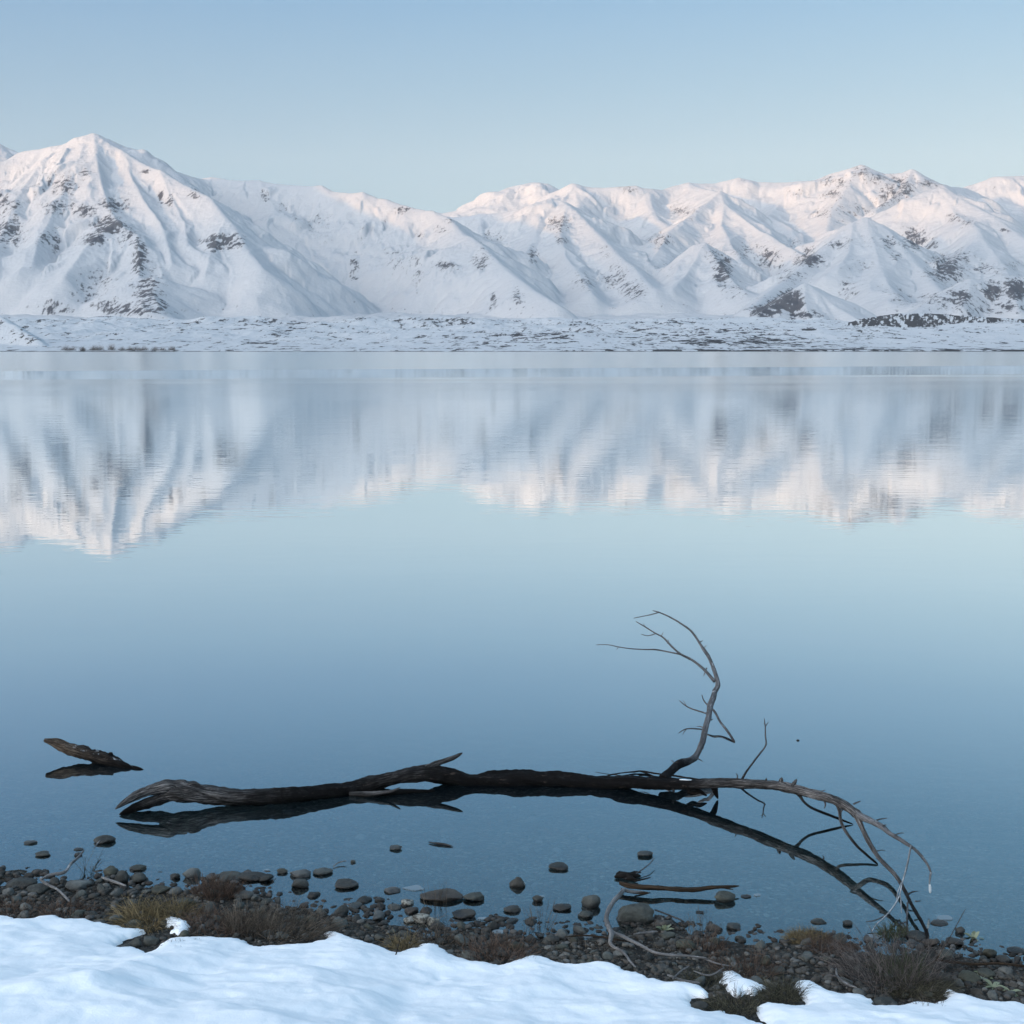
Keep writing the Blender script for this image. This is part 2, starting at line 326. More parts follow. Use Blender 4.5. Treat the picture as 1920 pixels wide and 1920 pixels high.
def terrain(X, Y, want_rock=True):
    base = plain(X, Y)
    wx = X + 68 * fbm(X / 400, Y / 400, 4, 61, .5); wy = Y + 68 * fbm(X / 400, Y / 400, 4, 62, .5)
    best = np.full(X.shape, -1e9, np.float32); second = best.copy(); bt = np.zeros_like(best); bd = np.full_like(best, 500)
    for ri, (pts, S, wr) in enumerate(RIDGES):
        P3 = np.array([far_pt(*q) for q in pts], np.float32); t0 = ri * 1371.0; wr = wr * 1.1 + 3
        x0, x1 = P3[:, 0].min(), P3[:, 0].max(); y0, y1 = P3[:, 1].min(), P3[:, 1].max(); rad = P3[:, 2].max() / (S * .45) + 60
        sel = (X > x0 - rad) & (X < x1 + rad) & (Y > y0 - rad) & (Y < y1 + rad)
        if not sel.any(): continue
        sx = wx[sel]; sy = wy[sel]; hb = np.full(sx.shape, -1e9, np.float32); tb = np.zeros_like(hb); db = np.zeros_like(hb)
        # fade the warp out near the crest so that the outline stays where it is
        ox = X[sel]; oy = Y[sel]
        for a, b in zip(P3[:-1], P3[1:]):
            dx, dy = b[0] - a[0], b[1] - a[1]; L2 = dx * dx + dy * dy; L = math.sqrt(L2)
            t = np.clip(((sx - a[0]) * dx + (sy - a[1]) * dy) / L2, 0, 1)
            d = np.hypot(sx - a[0] - t * dx, sy - a[1] - t * dy)
            tt = np.clip(((ox - a[0]) * dx + (oy - a[1]) * dy) / L2, 0, 1)
            do = np.hypot(ox - a[0] - tt * dx, oy - a[1] - tt * dy)
            k = sstep(20, 160, do) if len(pts) > 8 else sstep(-60, 90, do) * .62; d = do + (d - do) * k; t = tt + (t - tt) * k
            de = np.sqrt(d * d + wr * wr) - wr
            h = a[2] + (b[2] - a[2]) * t - S * de / (1 + de / 4200)
            w = h > hb
            hb = np.where(w, h, hb); tb = np.where(w, t0 + t * L, tb); db = np.where(w, d, db)
            t0 += L
        b0 = best[sel]; w = hb > b0
        second[sel] = np.where(w, b0, np.maximum(second[sel], hb)); best[sel] = np.where(w, hb, b0)
        bt[sel] = np.where(w, tb, bt[sel]); bd[sel] = np.where(w, db, bd[sel])
    # soften valleys a little
    k = 22.0; dlt = np.clip(best - second, 0, 400); best = best + k * np.exp(-dlt / k) * .5
    rel = np.clip((best - base) / 120, 0, 1)
    away = sstep(0, 140, bd)
    # gullies and ribs that run down the slope
    tw = bt + 30 * fbm(X / 160, Y / 160, 3, 70)
    g = ridged(tw / 150, bd / 900, 3, 31, .55); g2 = ridged(tw / 48, bd / 420, 3, 33, .6)
    rough = fbm(X / 90, Y / 90, 5, 81, .58)
    crag = sstep(-.1, .8, fbm(X / 500, Y / 500, 2, 90))
    z = best + rel * away * (((g - .4) * 15 + (g2 - .4) * 3.2) * (.5 + 1.1 * sstep(-.5, .6, fbm(X / 330, Y / 330, 2, 97)))) + rel * (.12 + .88 * away) * rough * (4 + 7 * crag) + rel * ridged(X / 30, Y / 30, 3, 95, .6) * (.5 + 1.9 * crag)
    kk = 14.0; dd = (z - base) / kk
    out = base + kk * (np.maximum(dd, 0) + np.log1p(np.exp(-np.abs(dd)))) - kk * np.log(2) * np.exp(-np.abs(dd))
    if not want_rock: return out
    rill = ridged(tw / 24, bd / 170, 3, 141, .6)
    u, v = pix(X, Y, out)
    rock = np.zeros_like(out)
    for (cu, cv, ru, rv, am) in ROCK:
        q = ((u - cu) / ru) ** 2 + ((v - cv) / rv) ** 2
        s_ = q < 9
        rock[s_] = np.maximum(rock[s_], am * (1.08 if cu < 500 else .98) * np.exp(-q[s_] * .55))
    streak = ridged(tw / 20, bd / 110, 4, 41, .65) * .55 + fbm(X / 22, Y / 22, 4, 43, .65) * .75
    gen = fbm(X / 300, Y / 300, 3, 47)
    rock = rock * .90 + (.07 + .08 * gen) * rel + (streak - .38) * (.13 + .62 * rock)
    rock += (1 - sstep(.1, .7, rel)) * (.12 + .14 * fbm(X / 190, Y / 330, 3, 52) + .34 * fbm(X / 14, Y / 46, 4, 51, .62)) * .8
    return out, rock, (rill - .4) * rel * away

mt_rows = np.concatenate([2900 + 8.2 * np.arange(390), np.linspace(6100, 7300, 95), np.linspace(7350, 9500, 14)])
X, Y = fan(mt_rows)
Z, rock, rill = terrain(X, Y)
for _ in range(1):
    Z[:, 1:-1] = (Z[:, :-2] + 2 * Z[:, 1:-1] + Z[:, 2:]) / 4
    Z[1:-1] = (Z[:-2] + 2 * Z[1:-1] + Z[2:]) / 4
Z = Z + 4.6 * rill * (.35 + .65 * sstep(-.3, .6, fbm(X / 260, Y / 260, 2, 143)))
Z = Z + .9 * ridged(X / 24, Y / 24, 3, 95, .6) * sstep(120, 320, Z)
o = mesh_np('mountains', np.stack([X, Y, Z], -1).reshape(-1, 3), grid_faces(*X.shape), M_MOUNT, attrs={'rock': rock.ravel()})
tag(o, kind='structure')

ft_rows = np.concatenate([[972, 980], np.linspace(986, 1006, 8), 1006 * (2900 / 1006) ** (np.linspace(0, 1, 230)[1:])])
ft_rows[-1] = mt_rows[0]
X, Y = fan(ft_rows)
Z = terrain(X, Y, False)
near = sstep(2500, 2900, Y); Z = plain(X, Y) * (1 - near) + Z * near
# low hill entering from the left, the knoll and the long dark terrace at the right
def hump(pts, S, wr):
    h = np.full(X.shape, -1e9, np.float32)
    P3 = np.array([far_pt(*q) for q in pts], np.float32)
    for a, b in zip(P3[:-1], P3[1:]):
        dx, dy = b[0] - a[0], b[1] - a[1]; L2 = dx * dx + dy * dy
        t = np.clip(((X - a[0]) * dx + (Y - a[1]) * dy) / L2, 0, 1)
        d = np.hypot(X - a[0] - t * dx, Y - a[1] - t * dy); de = np.sqrt(d * d + wr * wr) - wr
        h = np.maximum(h, a[2] + (b[2] - a[2]) * t - S * de)
    return h
left_hill = hump([(-420,470,1330),(-200,520,1290),(-60,565,1240),(0,594,1200),(30,612,1160),(62,634,1110),(92,655,1060)], .62, 3)
terrace = hump([(1560,612,2350),(1620,596,2380),(1690,587,2420),(1760,588,2440),(1850,594,2440),(1920,598,2440),(2100,596,2440),(2300,600,2440)], .52, 6)
Z0 = Z.copy()
bump_ = np.maximum(left_hill, terrace)
fade = 1 - sstep(2830, 2899, Y)
Z = np.where(fade > 0, np.maximum(Z, Z + (np.maximum(Z, bump_ + fbm(X / 30, Y / 30, 3, 15) * 1.2) - Z) * fade), Z)
u, v = pix(X, Y, Z)
st = fbm(X / 16, Y / 46, 4, 51, .62); big = fbm(X / 190, Y / 330, 3, 52); med = fbm(X / 60, Y / 130, 3, 53)
rock = .20 + .15 * big + .11 * med + .36 * st + .12 * fbm(X / 5, Y / 14, 3, 59)
band = lambda c, w: np.exp(-((v - c) / w) ** 2)
rock += .16 * band(632, 16) * sstep(760, 1020, u) * (1 - sstep(1400, 1560, u))
rock += .20 * band(603, 7) * np.exp(-((u - 830) / 60) ** 2) + .18 * band(603, 9) * np.exp(-((u - 510) / 70) ** 2)
rock += .16 * band(628, 9) * np.exp(-((u - 1035) / 30) ** 2) + .2 * band(640, 7) * np.exp(-((u - 1390) / 120) ** 2)
rock -= .10 * (1 - sstep(0, 500, u)) * sstep(600, 640, v)
line = ridged(X / 300, Y / 60, 2, 56)
rock += .22 * (line > 1.15) * (st > -.2)
rock = np.where((left_hill > Z0) & (Y < 1500), .30 + .3 * st, rock)
on_t = (terrace > Z0) & (v > 588) & (u > 1590)
sl = fbm((X + Y * .35) / 9, Y / 60, 4, 57, .6)
rock = np.where(on_t, .62 + .62 * sl - .10 * sstep(1780, 1900, u) * (.6 + sl), rock)
rock = np.where(Y < 994, .9, rock)
rock = np.where((Y >= 994) & (Y < 1040), .22 + .35 * sstep(1000, 1300, u) * (v > 650) + .45 * st, rock)
o = mesh_np('foothills', np.stack([X, Y, Z], -1).reshape(-1, 3), grid_faces(*X.shape), M_FOOT, attrs={'rock': rock.ravel()})
tag(o, kind='structure')

# valley side behind the camera (the ridge whose shade lies on the lake and the foot of the mountains)
yy = np.concatenate([np.linspace(-6500, -350, 70)]); xx = np.linspace(-17000, 10000, 200)
X, Y = np.meshgrid(xx, yy)
Z = 1040 * np.where(Y < -3000, 1 - .5 * sstep(-3000, -6500, Y), 1 - sstep(-3000, -500, Y) ** .8) * (1 + .10 * fbm(X / 1300, X / 1300 + 5, 3, 71)) + (ridged(X / 600, Y / 600, 4, 72) - .4) * 55 * sstep(-700, -1800, Y) + 4
o = mesh_np('valley_side', np.stack([X, Y, Z], -1).reshape(-1, 3), grid_faces(*X.shape), M_MOUNT, attrs={'rock': (.15 + .2 * fbm(X / 200, Y / 200, 4, 73)).ravel()})
tag(o, kind='structure')
# thin cold air between here and the mountains
def box(name, a, b):
    V = [(x, y, z) for z in (a[2], b[2]) for y in (a[1], b[1]) for x in (a[0], b[0])]
    Fq = [(0, 2, 3, 1), (4, 5, 7, 6), (0, 1, 5, 4), (2, 6, 7, 3), (0, 4, 6, 2), (1, 3, 7, 5)]
    me = bpy.data.meshes.new(name); me.from_pydata(V, [], Fq); me.update(); o = bpy.data.objects.new(name, me); COL.objects.link(o); return o
hm = bpy.data.materials.new('haze'); hm.use_nodes = True; hm.node_tree.nodes.clear()
ho = hm.node_tree.nodes.new('ShaderNodeOutputMaterial'); hv = hm.node_tree.nodes.new('ShaderNodeVolumePrincipled')
hv.inputs['Color'].default_value = (.86, .92, 1, 1); hv.inputs['Density'].default_value = 3.4e-5; hv.inputs['Anisotropy'].default_value = 0
hm.node_tree.links.new(hv.outputs[0], ho.inputs['Volume'])
o = box('haze', (-26000, -9000, -12), (26000, 11000, 1600)); o.data.materials.append(hm); tag(o, kind='stuff')
#NEAR
# ------------------------------------------------------------------ near shore
SHORE = np.array([(-900,1640),(-200,1652),(0,1655),(150,1655),(300,1668),(420,1662),(520,1690),(640,1700),(740,1712),(800,1735),(870,1745),(960,1742),(1050,1748),(1150,1742),(1230,1738),(1330,1752),(1450,1762),(1560,1768),(1700,1775),(1800,1795),(1900,1830),(2000,1845),(2900,1850)], float)
_sy = np.array([-H / slope(v) for v in SHORE[:, 1]]); _sx = np.array([xslope(u, v) for u, v in SHORE]) * _sy
def shore_y(X): return np.interp(X, _sx, _sy)
def bank(X, Y):
    X = np.asarray(X, float); Y = np.asarray(Y, float)
    s = shore_y(X) - Y
    land = np.where(s < 1.5, .085 * s + .10 * s * s, .3525 + .16 * (np.minimum(s, 6) - 1.5) + .01 * np.maximum(s - 6, 0))
    d = np.maximum(-s, 0)
    bed = -.075 * d - .05 * np.minimum(d, 3) ** 2 - .10 * np.maximum(d - 3, 0)
    bed = np.maximum(bed, -9 + 0 * d)
    z = np.where(s > 0, land, bed)
    near = np.exp(-(np.maximum(Y - 6, 0) / 6) ** 2)
    return z + near * (.010 * fbm(X * 2.2, Y * 2.2, 3, 201) + .004 * fbm(X * 9, Y * 9, 2, 203))
def on_bank(u, v):
    """the point of the bank or shallow bed seen at picture point (u, v)"""
    m_, k = slope(v), xslope(u, v); Y = -H / m_
    for _ in range(8):
        z = float(bank(k * Y, Y)); Y = (z - H) / m_
    return Vector((k * Y, Y, float(bank(k * Y, Y))))

def axis(fine0, fine1, step, lo, hi, g=1.35):
    a = list(np.arange(fine0, fine1, step)); s_ = step; x = a[-1]
    while x < hi: s_ *= g; x += s_; a.append(x)
    s_ = step; x = a[0]; b = []
    while x > lo: s_ *= g; x -= s_; b.append(x)
    return np.array(b[::-1] + a, np.float32)

# ---- ground: bank and lake bed in one sheet
m = M('gravel_ground'); m.b.inputs['Roughness'].default_value = .85; m.b.inputs['Specular IOR Level'].default_value = .25
p = m.pos()
v1 = m.n('ShaderNodeTexVoronoi', i_Scale=62.0); m.l(p, v1.inputs['Vector'])
v2 = m.n('ShaderNodeTexVoronoi', i_Scale=130.0); m.l(p, v2.inputs['Vector'])
c1 = m.ramp(m.xyz(v1.outputs['Color'])[0], [(0, (.022, .020, .017)), (.5, (.042, .040, .035)), (.85, (.07, .067, .06)), (1, (.13, .13, .12))])
c2 = m.ramp(m.noise(p, 5, 5), [(.35, (.45, .42, .38)), (.65, (1, 1, 1))])
m.base(m.mix(1, c1, c2, 'MULTIPLY'))
c9 = m.mix(1, c1, c2, 'MULTIPLY'); m.base(m.mix(m.rng(m.xyz(p)[2], -.03, 0), m.mix(1, c9, (2.0, 2.3, 2.3), 'MULTIPLY'), c9))
hh = m.math('ADD', m.math('MULTIPLY', v1.outputs['Distance'], -1), m.math('MULTIPLY', v2.outputs['Distance'], -.5))
m.bump(hh, .012)
M_GROUND = m.m
gx = axis(-2.6, 2.8, .03, -8000, 8000, 1.5); gy = axis(2.6, 8, .03, -700, 1300, 1.4)
X, Y = np.meshgrid(gx, gy)
Z = bank(X, Y)
o = mesh_np('ground', np.stack([X, Y, Z], -1).reshape(-1, 3), grid_faces(*X.shape), M_GROUND); tag(o, kind='structure')

# ---- lake surface
m = M('lake_water'); t = m.t; t.nodes.remove(m.b)
geo = m.n('ShaderNodeNewGeometry'); P = geo.outputs['Position']; PX, PY, PZ = m.xyz(P)
dt = m.n('ShaderNodeVectorMath', operation='DOT_PRODUCT'); m.l(geo.outputs['True Normal'], dt.inputs[0]); m.l(geo.outputs['Incoming'], dt.inputs[1])
cosv = m.math('ABSOLUTE', dt.outputs['Value'])
refl = m.ramp(cosv, [(0, (1, 1, 1)), (.10, (.97,) * 3), (.17, (.90,) * 3), (.22, (.79,) * 3), (.26, (.68,) * 3), (.30, (.555,) * 3), (.335, (.445,) * 3), (.38, (.35,) * 3), (.43, (.26,) * 3), (.55, (.18,) * 3), (1, (.04,) * 3)])
# wind lanes: distance from the shore decides how ruffled the surface is
wob = m.math('MULTIPLY', m.math('SUBTRACT', m.noise(m.scale(P, (.02, .05, 1)), 1.0, 3), .5), 8.0)
q = m.math('ADD', m.math('SUBTRACT', PY, m.math('MULTIPLY', PX, .25)), wob)
q2 = m.math('ADD', m.math('SUBTRACT', PY, m.math('MULTIPLY', PX, .35)), wob)
near_f = m.rng(PY, 9, 24, .010, .032, False)
mid_f = m.rng(PY, 24, 95, 0, .15)
r1 = m.math('ADD', near_f, mid_f)
patch = m.noise(m.scale(P, (.03, .12, 1)), 1.0, 3)
r1 = m.math('MULTIPLY', r1, m.rng(patch, .3, .7, .8, 1.25))
calm = m.rng(q, 91, 93.5)
ruf = m.rng(q2, 131, 134)
r2 = m.mix(calm, r1, (.018,) * 3); rough = m.mix(ruf, r2, (.19,) * 3)
gl = m.n('ShaderNodeBsdfGlossy', distribution='BECKMANN'); m.l(rough, gl.inputs['Roughness']); gl.inputs['Color'].default_value = (.93, .99, 1, 1)
w1 = m.noise(m.scale(P, (.55, 1.6, 1)), 3.2, 3, .5)
w2 = m.noise(m.scale(P, (.8, 1.5, 1)), .55, 2, .5)
hsum = m.math('ADD', w1, m.math('MULTIPLY', w2, 1.5))
amp = m.rng(PY, 7, 26, .05, 1.0, False)
bp = m.n('ShaderNodeBump'); m.l(m.math('MULTIPLY', hsum, amp), bp.inputs['Height']); bp.inputs['Distance'].default_value = .0022; bp.inputs['Strength'].default_value = 1
m.l(bp.outputs[0], gl.inputs['Normal'])
tr = m.n('ShaderNodeBsdfTransparent'); tr.inputs['Color'].default_value = (.55, .66, .70, 1)
di = m.n('ShaderNodeBsdfDiffuse'); di.inputs['Color'].default_value = (.005, .014, .022, 1)
# suspended silt: the water body gets opaque where it is deep
silt = m.rng(PY, 4.5, 7.5, .05, .92)
body = m.n('ShaderNodeMixShader'); m.l(silt, body.inputs[0]); m.l(tr.outputs[0], body.inputs[1]); m.l(di.outputs[0], body.inputs[2])
ms = m.n('ShaderNodeMixShader'); m.l(refl, ms.inputs[0]); m.l(body.outputs[0], ms.inputs[1]); m.l(gl.outputs[0], ms.inputs[2])
m.l(ms.outputs[0], m.out.inputs['Surface'])
M_WATER = m.m
wy_ = np.array([3.2, 5, 8, 15, 40, 120, 400, 1100]); wx_ = np.array([-6000, -1000, -200, -40, -8, 0, 8, 40, 200, 1000, 6000])
X, Y = np.meshgrid(wx_, wy_)
o = mesh_np('lake_water', np.stack([X, Y, 0 * X], -1).reshape(-1, 3), grid_faces(*X.shape), M_WATER, smooth=False); tag(o, kind='structure')

# ---- snow cover on the bank
m = M('bank_snow'); m.b.inputs['Roughness'].default_value = .75; m.b.inputs['Specular IOR Level'].default_value = .2
p = m.pos()
m.base(m.mix(m.noise(p, 2.0, 4), (.88, .93, .97), (.93, .955, .98)))
bh = m.math('ADD', m.math('MULTIPLY', m.noise(p, 30, 5, .6), .5), m.math('MULTIPLY', m.noise(p, 260, 3, .6), .12))
m.bump(bh, .006)
M_SNOW = m.m
SNOW_MAIN = [(-1800,1700),(-400,1712),(0,1722),(25,1724),(30,1729),(60,1729),(66,1724),(105,1722),(125,1728),(165,1728),(185,1735),(215,1741),(262,1745),(276,1750),(258,1757),(232,1764),(218,1776),(232,1781),(258,1782),(275,1790),(288,1786),(308,1771),(330,1765),(348,1763),(395,1762),(455,1765),(466,1775),(485,1780),(530,1778),(580,1774),(605,1768),(616,1762),(607,1752),(625,1751),(660,1763),(700,1775),(725,1785),(745,1790),(780,1782),(790,1773),(820,1776),(840,1790),(860,1800),(890,1808),(940,1814),(970,1803),(995,1796),(1015,1797),(1040,1808),(1055,1811),(1100,1812),(1115,1809),(1150,1811),(1180,1825),(1215,1837),(1250,1845),(1290,1847),(1312,1852),(1330,1866),(1328,1874),(1296,1872),(1291,1885),(1302,1897),(1325,1903),(1355,1899),(1372,1910),(1400,1914),(1440,1930),(1600,2200),(-1800,2400)]
SNOW_R = [(1418,1905),(1422,1889),(1445,1886),(1480,1891),(1512,1889),(1500,1872),(1487,1852),(1495,1843),(1520,1845),(1548,1860),(1582,1868),(1622,1870),(1636,1882),(1640,1892),(1680,1893),(1705,1884),(1745,1886),(1762,1880),(1776,1874),(1764,1862),(1782,1860),(1800,1870),(1850,1883),(1925,1889),(2100,1893),(3400,1890),(3600,2500),(1500,2500),(1440,1925)]
SNOW_I1 = [(303,1729),(318,1724),(345,1727),(358,1738),(357,1748),(345,1755),(330,1755),(319,1750),(326,1743),(309,1738)]
SNOW_I2 = [(1347,1832),(1357,1825),(1380,1827),(1395,1838),(1420,1848),(1441,1857),(1425,1865),(1413,1872),(1398,1866),(1385,1874),(1368,1866),(1354,1848)]
def sdist(X, Y, poly):
    P2 = np.array([tuple(on_bank(u, min(v, 1990) if v < 2000 else v))[:2] for u, v in poly])
    best = np.full(X.shape, 1e9); inside = np.zeros(X.shape, bool)
    for a, b in zip(P2, np.roll(P2, -1, 0)):
        dx, dy = b - a; t = np.clip(((X - a[0]) * dx + (Y - a[1]) * dy) / (dx * dx + dy * dy + 1e-12), 0, 1)
        best = np.minimum(best, np.hypot(X - a[0] - t * dx, Y - a[1] - t * dy))
        c = (a[1] > Y) != (b[1] > Y)
        inside ^= c & (X < dx * (Y - a[1]) / (dy if abs(dy) > 1e-12 else 1e-12) + a[0])
    return np.where(inside, best, -best)
sx_ = axis(-1.75, 1.9, .0085, -8000, 8000, 1.4); sy_ = np.concatenate([-axis(-4.45, -2.9, .0085, -4.46, 340, 1.4)[::-1]])
X, Y = np.meshgrid(sx_, sy_)
D = np.maximum(np.maximum(sdist(X, Y, SNOW_MAIN), sdist(X, Y, SNOW_R)), np.maximum(sdist(X, Y, SNOW_I1), sdist(X, Y, SNOW_I2)))
D = np.where(Y < 2.85, 1.0, D)
D = D + .007 * fbm(X * 13, Y * 13, 4, 301, .6) + .006 * fbm(X * 45, Y * 45, 3, 305, .6)
thick = .014 * (1 - np.exp(-np.maximum(D, 0) / .015)) + .040 * (1 - np.exp(-np.maximum(D, 0) / .3))
edge = np.clip(D / .012, -1, 1)
und = (.016 * fbm(X * 2.4, Y * 3.2, 3, 310) + .004 * fbm(X * 8, Y * 10, 2, 312)) * sstep(.0, .25, D) + (.0016 * fbm(X * 30, Y * 30, 3, 314) - .006 * sstep(.55, .9, perlin(X * 11, Y * 11, 316))) * sstep(0, .06, D)
for (du, dv, r_, dp) in [(320,1838,.025,.018),(375,1846,.035,.020),(310,1874,.04,.020),(280,1872,.03,.012),(740,1897,.05,.016),(600,1830,.04,.010),(540,1870,.06,.012),(235,1800,.06,.012),(1100,1880,.08,.012),(150,1890,.08,.014)]:
    c = on_bank(du, dv); und = und - dp * np.exp(-(((X - c.x) / (r_ * 1.8)) ** 2 + ((Y - c.y) / r_) ** 2))
Z = bank(X, Y) + np.where(D > 0, thick + .004 * np.maximum(edge, 0), -.03 * -np.minimum(edge, 0)) + und
keep = (D[:-1, :-1] > -.02) | (D[1:, 1:] > -.02) | (D[1:, :-1] > -.02) | (D[:-1, 1:] > -.02)
o = mesh_np('snow_cover', np.stack([X, Y, Z], -1).reshape(-1, 3), grid_faces(*X.shape, keep), M_SNOW); tag(o, kind='structure')

# ------------------------------------------------------------------ wood
def wood_mat(name, dark, light, grain=1.0, frost=.0, wet=0.0, rough=.8):
    m = M(name); m.b.inputs['Roughness'].default_value = rough; m.b.inputs['Specular IOR Level'].default_value = .15
    L = m.attr('along'); A = m.attr('around')
    cv = m.n('ShaderNodeCombineXYZ'); m.l(m.math('MULTIPLY', L, 5.0), cv.inputs[0]); m.l(m.math('MULTIPLY', m.math('SINE', A), 3.0), cv.inputs[1]); m.l(m.math('MULTIPLY', m.math('COSINE', A), 3.0), cv.inputs[2])
    g = m.noise(cv.outputs[0], 3.0, 6, .7, .6)
    p_ = m.pos()
    big = m.noise(p_, 9, 4, .6)
    c = m.mix(m.rng(g, .44, .66), dark, light)
    c = m.mix(m.rng(big, .42, .68, 0, .55), c, tuple(x * .45 for x in dark))
    if wet:   # soaked, dark wood
        tone = m.rng(m.attr('tone'), .05, 1.0, 0, 1, False)
        tone = m.math('POWER', tone, 2.6)
        tone = m.math('ADD', tone, m.math('MULTIPLY', m.math('SUBTRACT', m.noise(p_, 22, 4, .6), .56), .5), clamp=True)
        c = m.mix(tone, m.mix(m.rng(m.noise(m.scale(p_, (.25, 1, 1)), 45, 5, .7), .58, .74), (.0065, .006, .0065), (.085, .065, .055)), c)
        c = m.mix(m.rng(m.math('ADD', m.xyz(p_)[2], m.math('MULTIPLY', big, .04)), .018, .055), m.mix(1, c, (.30, .29, .29), 'MULTIPLY'), c)  # low wood darker: soaked waterline plus the underside's shade put into the colour
    if frost:
        nz = m.xyz(m.n('ShaderNodeNewGeometry').outputs['Normal'])[2]
        f = m.math('MULTIPLY', m.rng(nz, .45, .95), m.rng(m.noise(p_, 28, 5, .7), .60 - frost * .2, .72 - frost * .15))
        c = m.mix(m.math('MULTIPLY', f, .8), c, (.62, .66, .70))
    m.base(c)
    m.bump(m.math('ADD', g, m.math('MULTIPLY', big, .6)), .009 * grain, 1.0)
    return m.m
W_TRUNK = wood_mat('weathered_trunk', (.042, .039, .039), (.50, .48, .47), 1.6, 0, 1)
W_LOG = wood_mat('broken_log', (.045, .034, .027), (.34, .27, .21), 1.6, .05, 1)
W_GREY = wood_mat('grey_branch', (.085, .085, .09), (.46, .46, .47), .8, .1, 1)
W_PALE = wood_mat('pale_branch', (.16, .16, .165), (.46, .45, .44), .5, .2)
W_DARK = wood_mat('dark_twig_and_reflection', (.014, .013, .012), (.045, .038, .034), .4, .0)
W_BROWN = wood_mat('brown_stick', (.035, .026, .020), (.17, .115, .075), .9, .0)
W_ICY = wood_mat('frosted_twig', (.20, .22, .24), (.52, .55, .58), .4, .9)

def catmull(P, per):
    P = np.asarray(P, float); n = len(P)
    Q = np.vstack([2 * P[0] - P[1], P, 2 * P[-1] - P[-2]]); out = []
    for i in range(n - 1):
        a, b, c, d = Q[i:i + 4]; L = np.linalg.norm((c - b)[:3]); k = max(2, int(math.ceil(L / per)))
        for s_ in range(k):
            t_ = s_ / k
            out.append(.5 * ((2 * b) + (c - a) * t_ + (2 * a - 5 * b + 4 * c - d) * t_ ** 2 + (3 * b - a - 3 * c + d) * t_ ** 3))
    out.append(P[-1]); return np.array(out)
def tube(name, P, mat, parent=None, seg=10, rough=.12, grooves=0.0, step=None, seed=0, wob=.0, tone=None):
    """P: rows of x, y, z, radius (and tone)"""
    P = np.asarray(P, float)
    if P.shape[1] == 4: P = np.hstack([P, np.ones((len(P), 1)) if tone is None else np.asarray(tone, float)[:, None]])
    C = catmull(P, step or max(.012, P[:, 3].max() * .8)); C[:, 3] = np.maximum(C[:, 3], .0004)
    n = len(C); L = np.concatenate([[0], np.cumsum(np.linalg.norm(np.diff(C[:, :3], axis=0), axis=1))])
    if wob:
        for k in range(3): C[:, k] += wob * perlin(L * 9, L * 0 + seed * 3.1 + k * 7.7, seed + k) * (1 if k != 2 else .8)
    T = np.gradient(C[:, :3], axis=0); T /= np.linalg.norm(T, axis=1)[:, None] + 1e-9
    N = np.zeros((n, 3)); ref = np.array([0, 0, 1.0]) if abs(T[0][2]) < .9 else np.array([1.0, 0, 0])
    N[0] = ref - T[0] * ref.dot(T[0]); N[0] /= np.linalg.norm(N[0])
    for i in range(1, n):
        N[i] = N[i - 1] - T[i] * N[i - 1].dot(T[i]); N[i] /= np.linalg.norm(N[i]) + 1e-9
    B = np.cross(T, N); ang = np.arange(seg) * 2 * math.pi / seg
    aa, ll = np.meshgrid(ang, L); r = C[:, 3][:, None] * np.ones_like(aa)
    rr = perlin(np.cos(aa) * 1.2 + ll * 10 + seed, np.sin(aa) * 1.2 + ll * 6, seed)
    r = r * (1 + rough * rr * 1.4 + rough * .7 * perlin(np.cos(aa) * 2.5 + ll * 40, np.sin(aa) * 2.5 + seed, seed + 3))
    if grooves: r = r * (1 + grooves * (np.abs(perlin(aa * 2.2 + ll * 1.5, ll * 3.5, seed + 9)) * 2 - .5) + grooves * .5 * perlin(aa * 5, ll * 8, seed + 11))
    r[-1] *= .6
    V = C[:, None, :3] + r[..., None] * (np.cos(aa)[..., None] * N[:, None] + np.sin(aa)[..., None] * B[:, None])
    V = V.reshape(-1, 3); i = np.arange(n * seg).reshape(n, seg)
    q_ = np.stack([i[:-1], np.roll(i, -1, 1)[:-1], np.roll(i, -1, 1)[1:], i[1:]], -1).reshape(-1, 4)
    V = np.vstack([V, C[0, :3], C[-1, :3] + T[-1] * C[-1, 3] * .6]); c0, c1 = n * seg, n * seg + 1
    cap = [(i[0][k], c0, c0, i[0][(k + 1) % seg]) for k in range(seg)] + [(i[-1][(k + 1) % seg], c1, c1, i[-1][k]) for k in range(seg)]
    faces = [tuple(x) for x in q_.tolist()] + [(a, b, d) for a, b, _, d in cap]
    me = bpy.data.meshes.new(name); me.from_pydata(V.tolist(), [], [tuple(int(k) for k in f) for f in faces]); me.polygons.foreach_set('use_smooth', [True] * len(faces))
    for nm, arr in (('along', np.append(ll.ravel() + seed * 3.3, [0, L[-1]])), ('around', np.append(aa.ravel(), [0, 0])), ('tone', np.append(np.repeat(C[:, 4], seg), [C[0, 4], C[-1, 4]]))):
        at = me.attributes.new(nm, 'FLOAT', 'POINT'); at.data.foreach_set('value', arr.astype(np.float32))
    me.materials.append(mat); me.update()
    o = bpy.data.objects.new(name, me); COL.objects.link(o)
    if parent: o.parent = parent
    return o
def ow(rows):     # rows (u, v, foot row, radius px[, tone]) over the water
    out = []
    for r_ in rows:
        q_ = over_water(*r_[:3]); out.append([q_.x, q_.y, q_.z, px(r_[3], q_.y)] + list(r_[4:]))
    return out
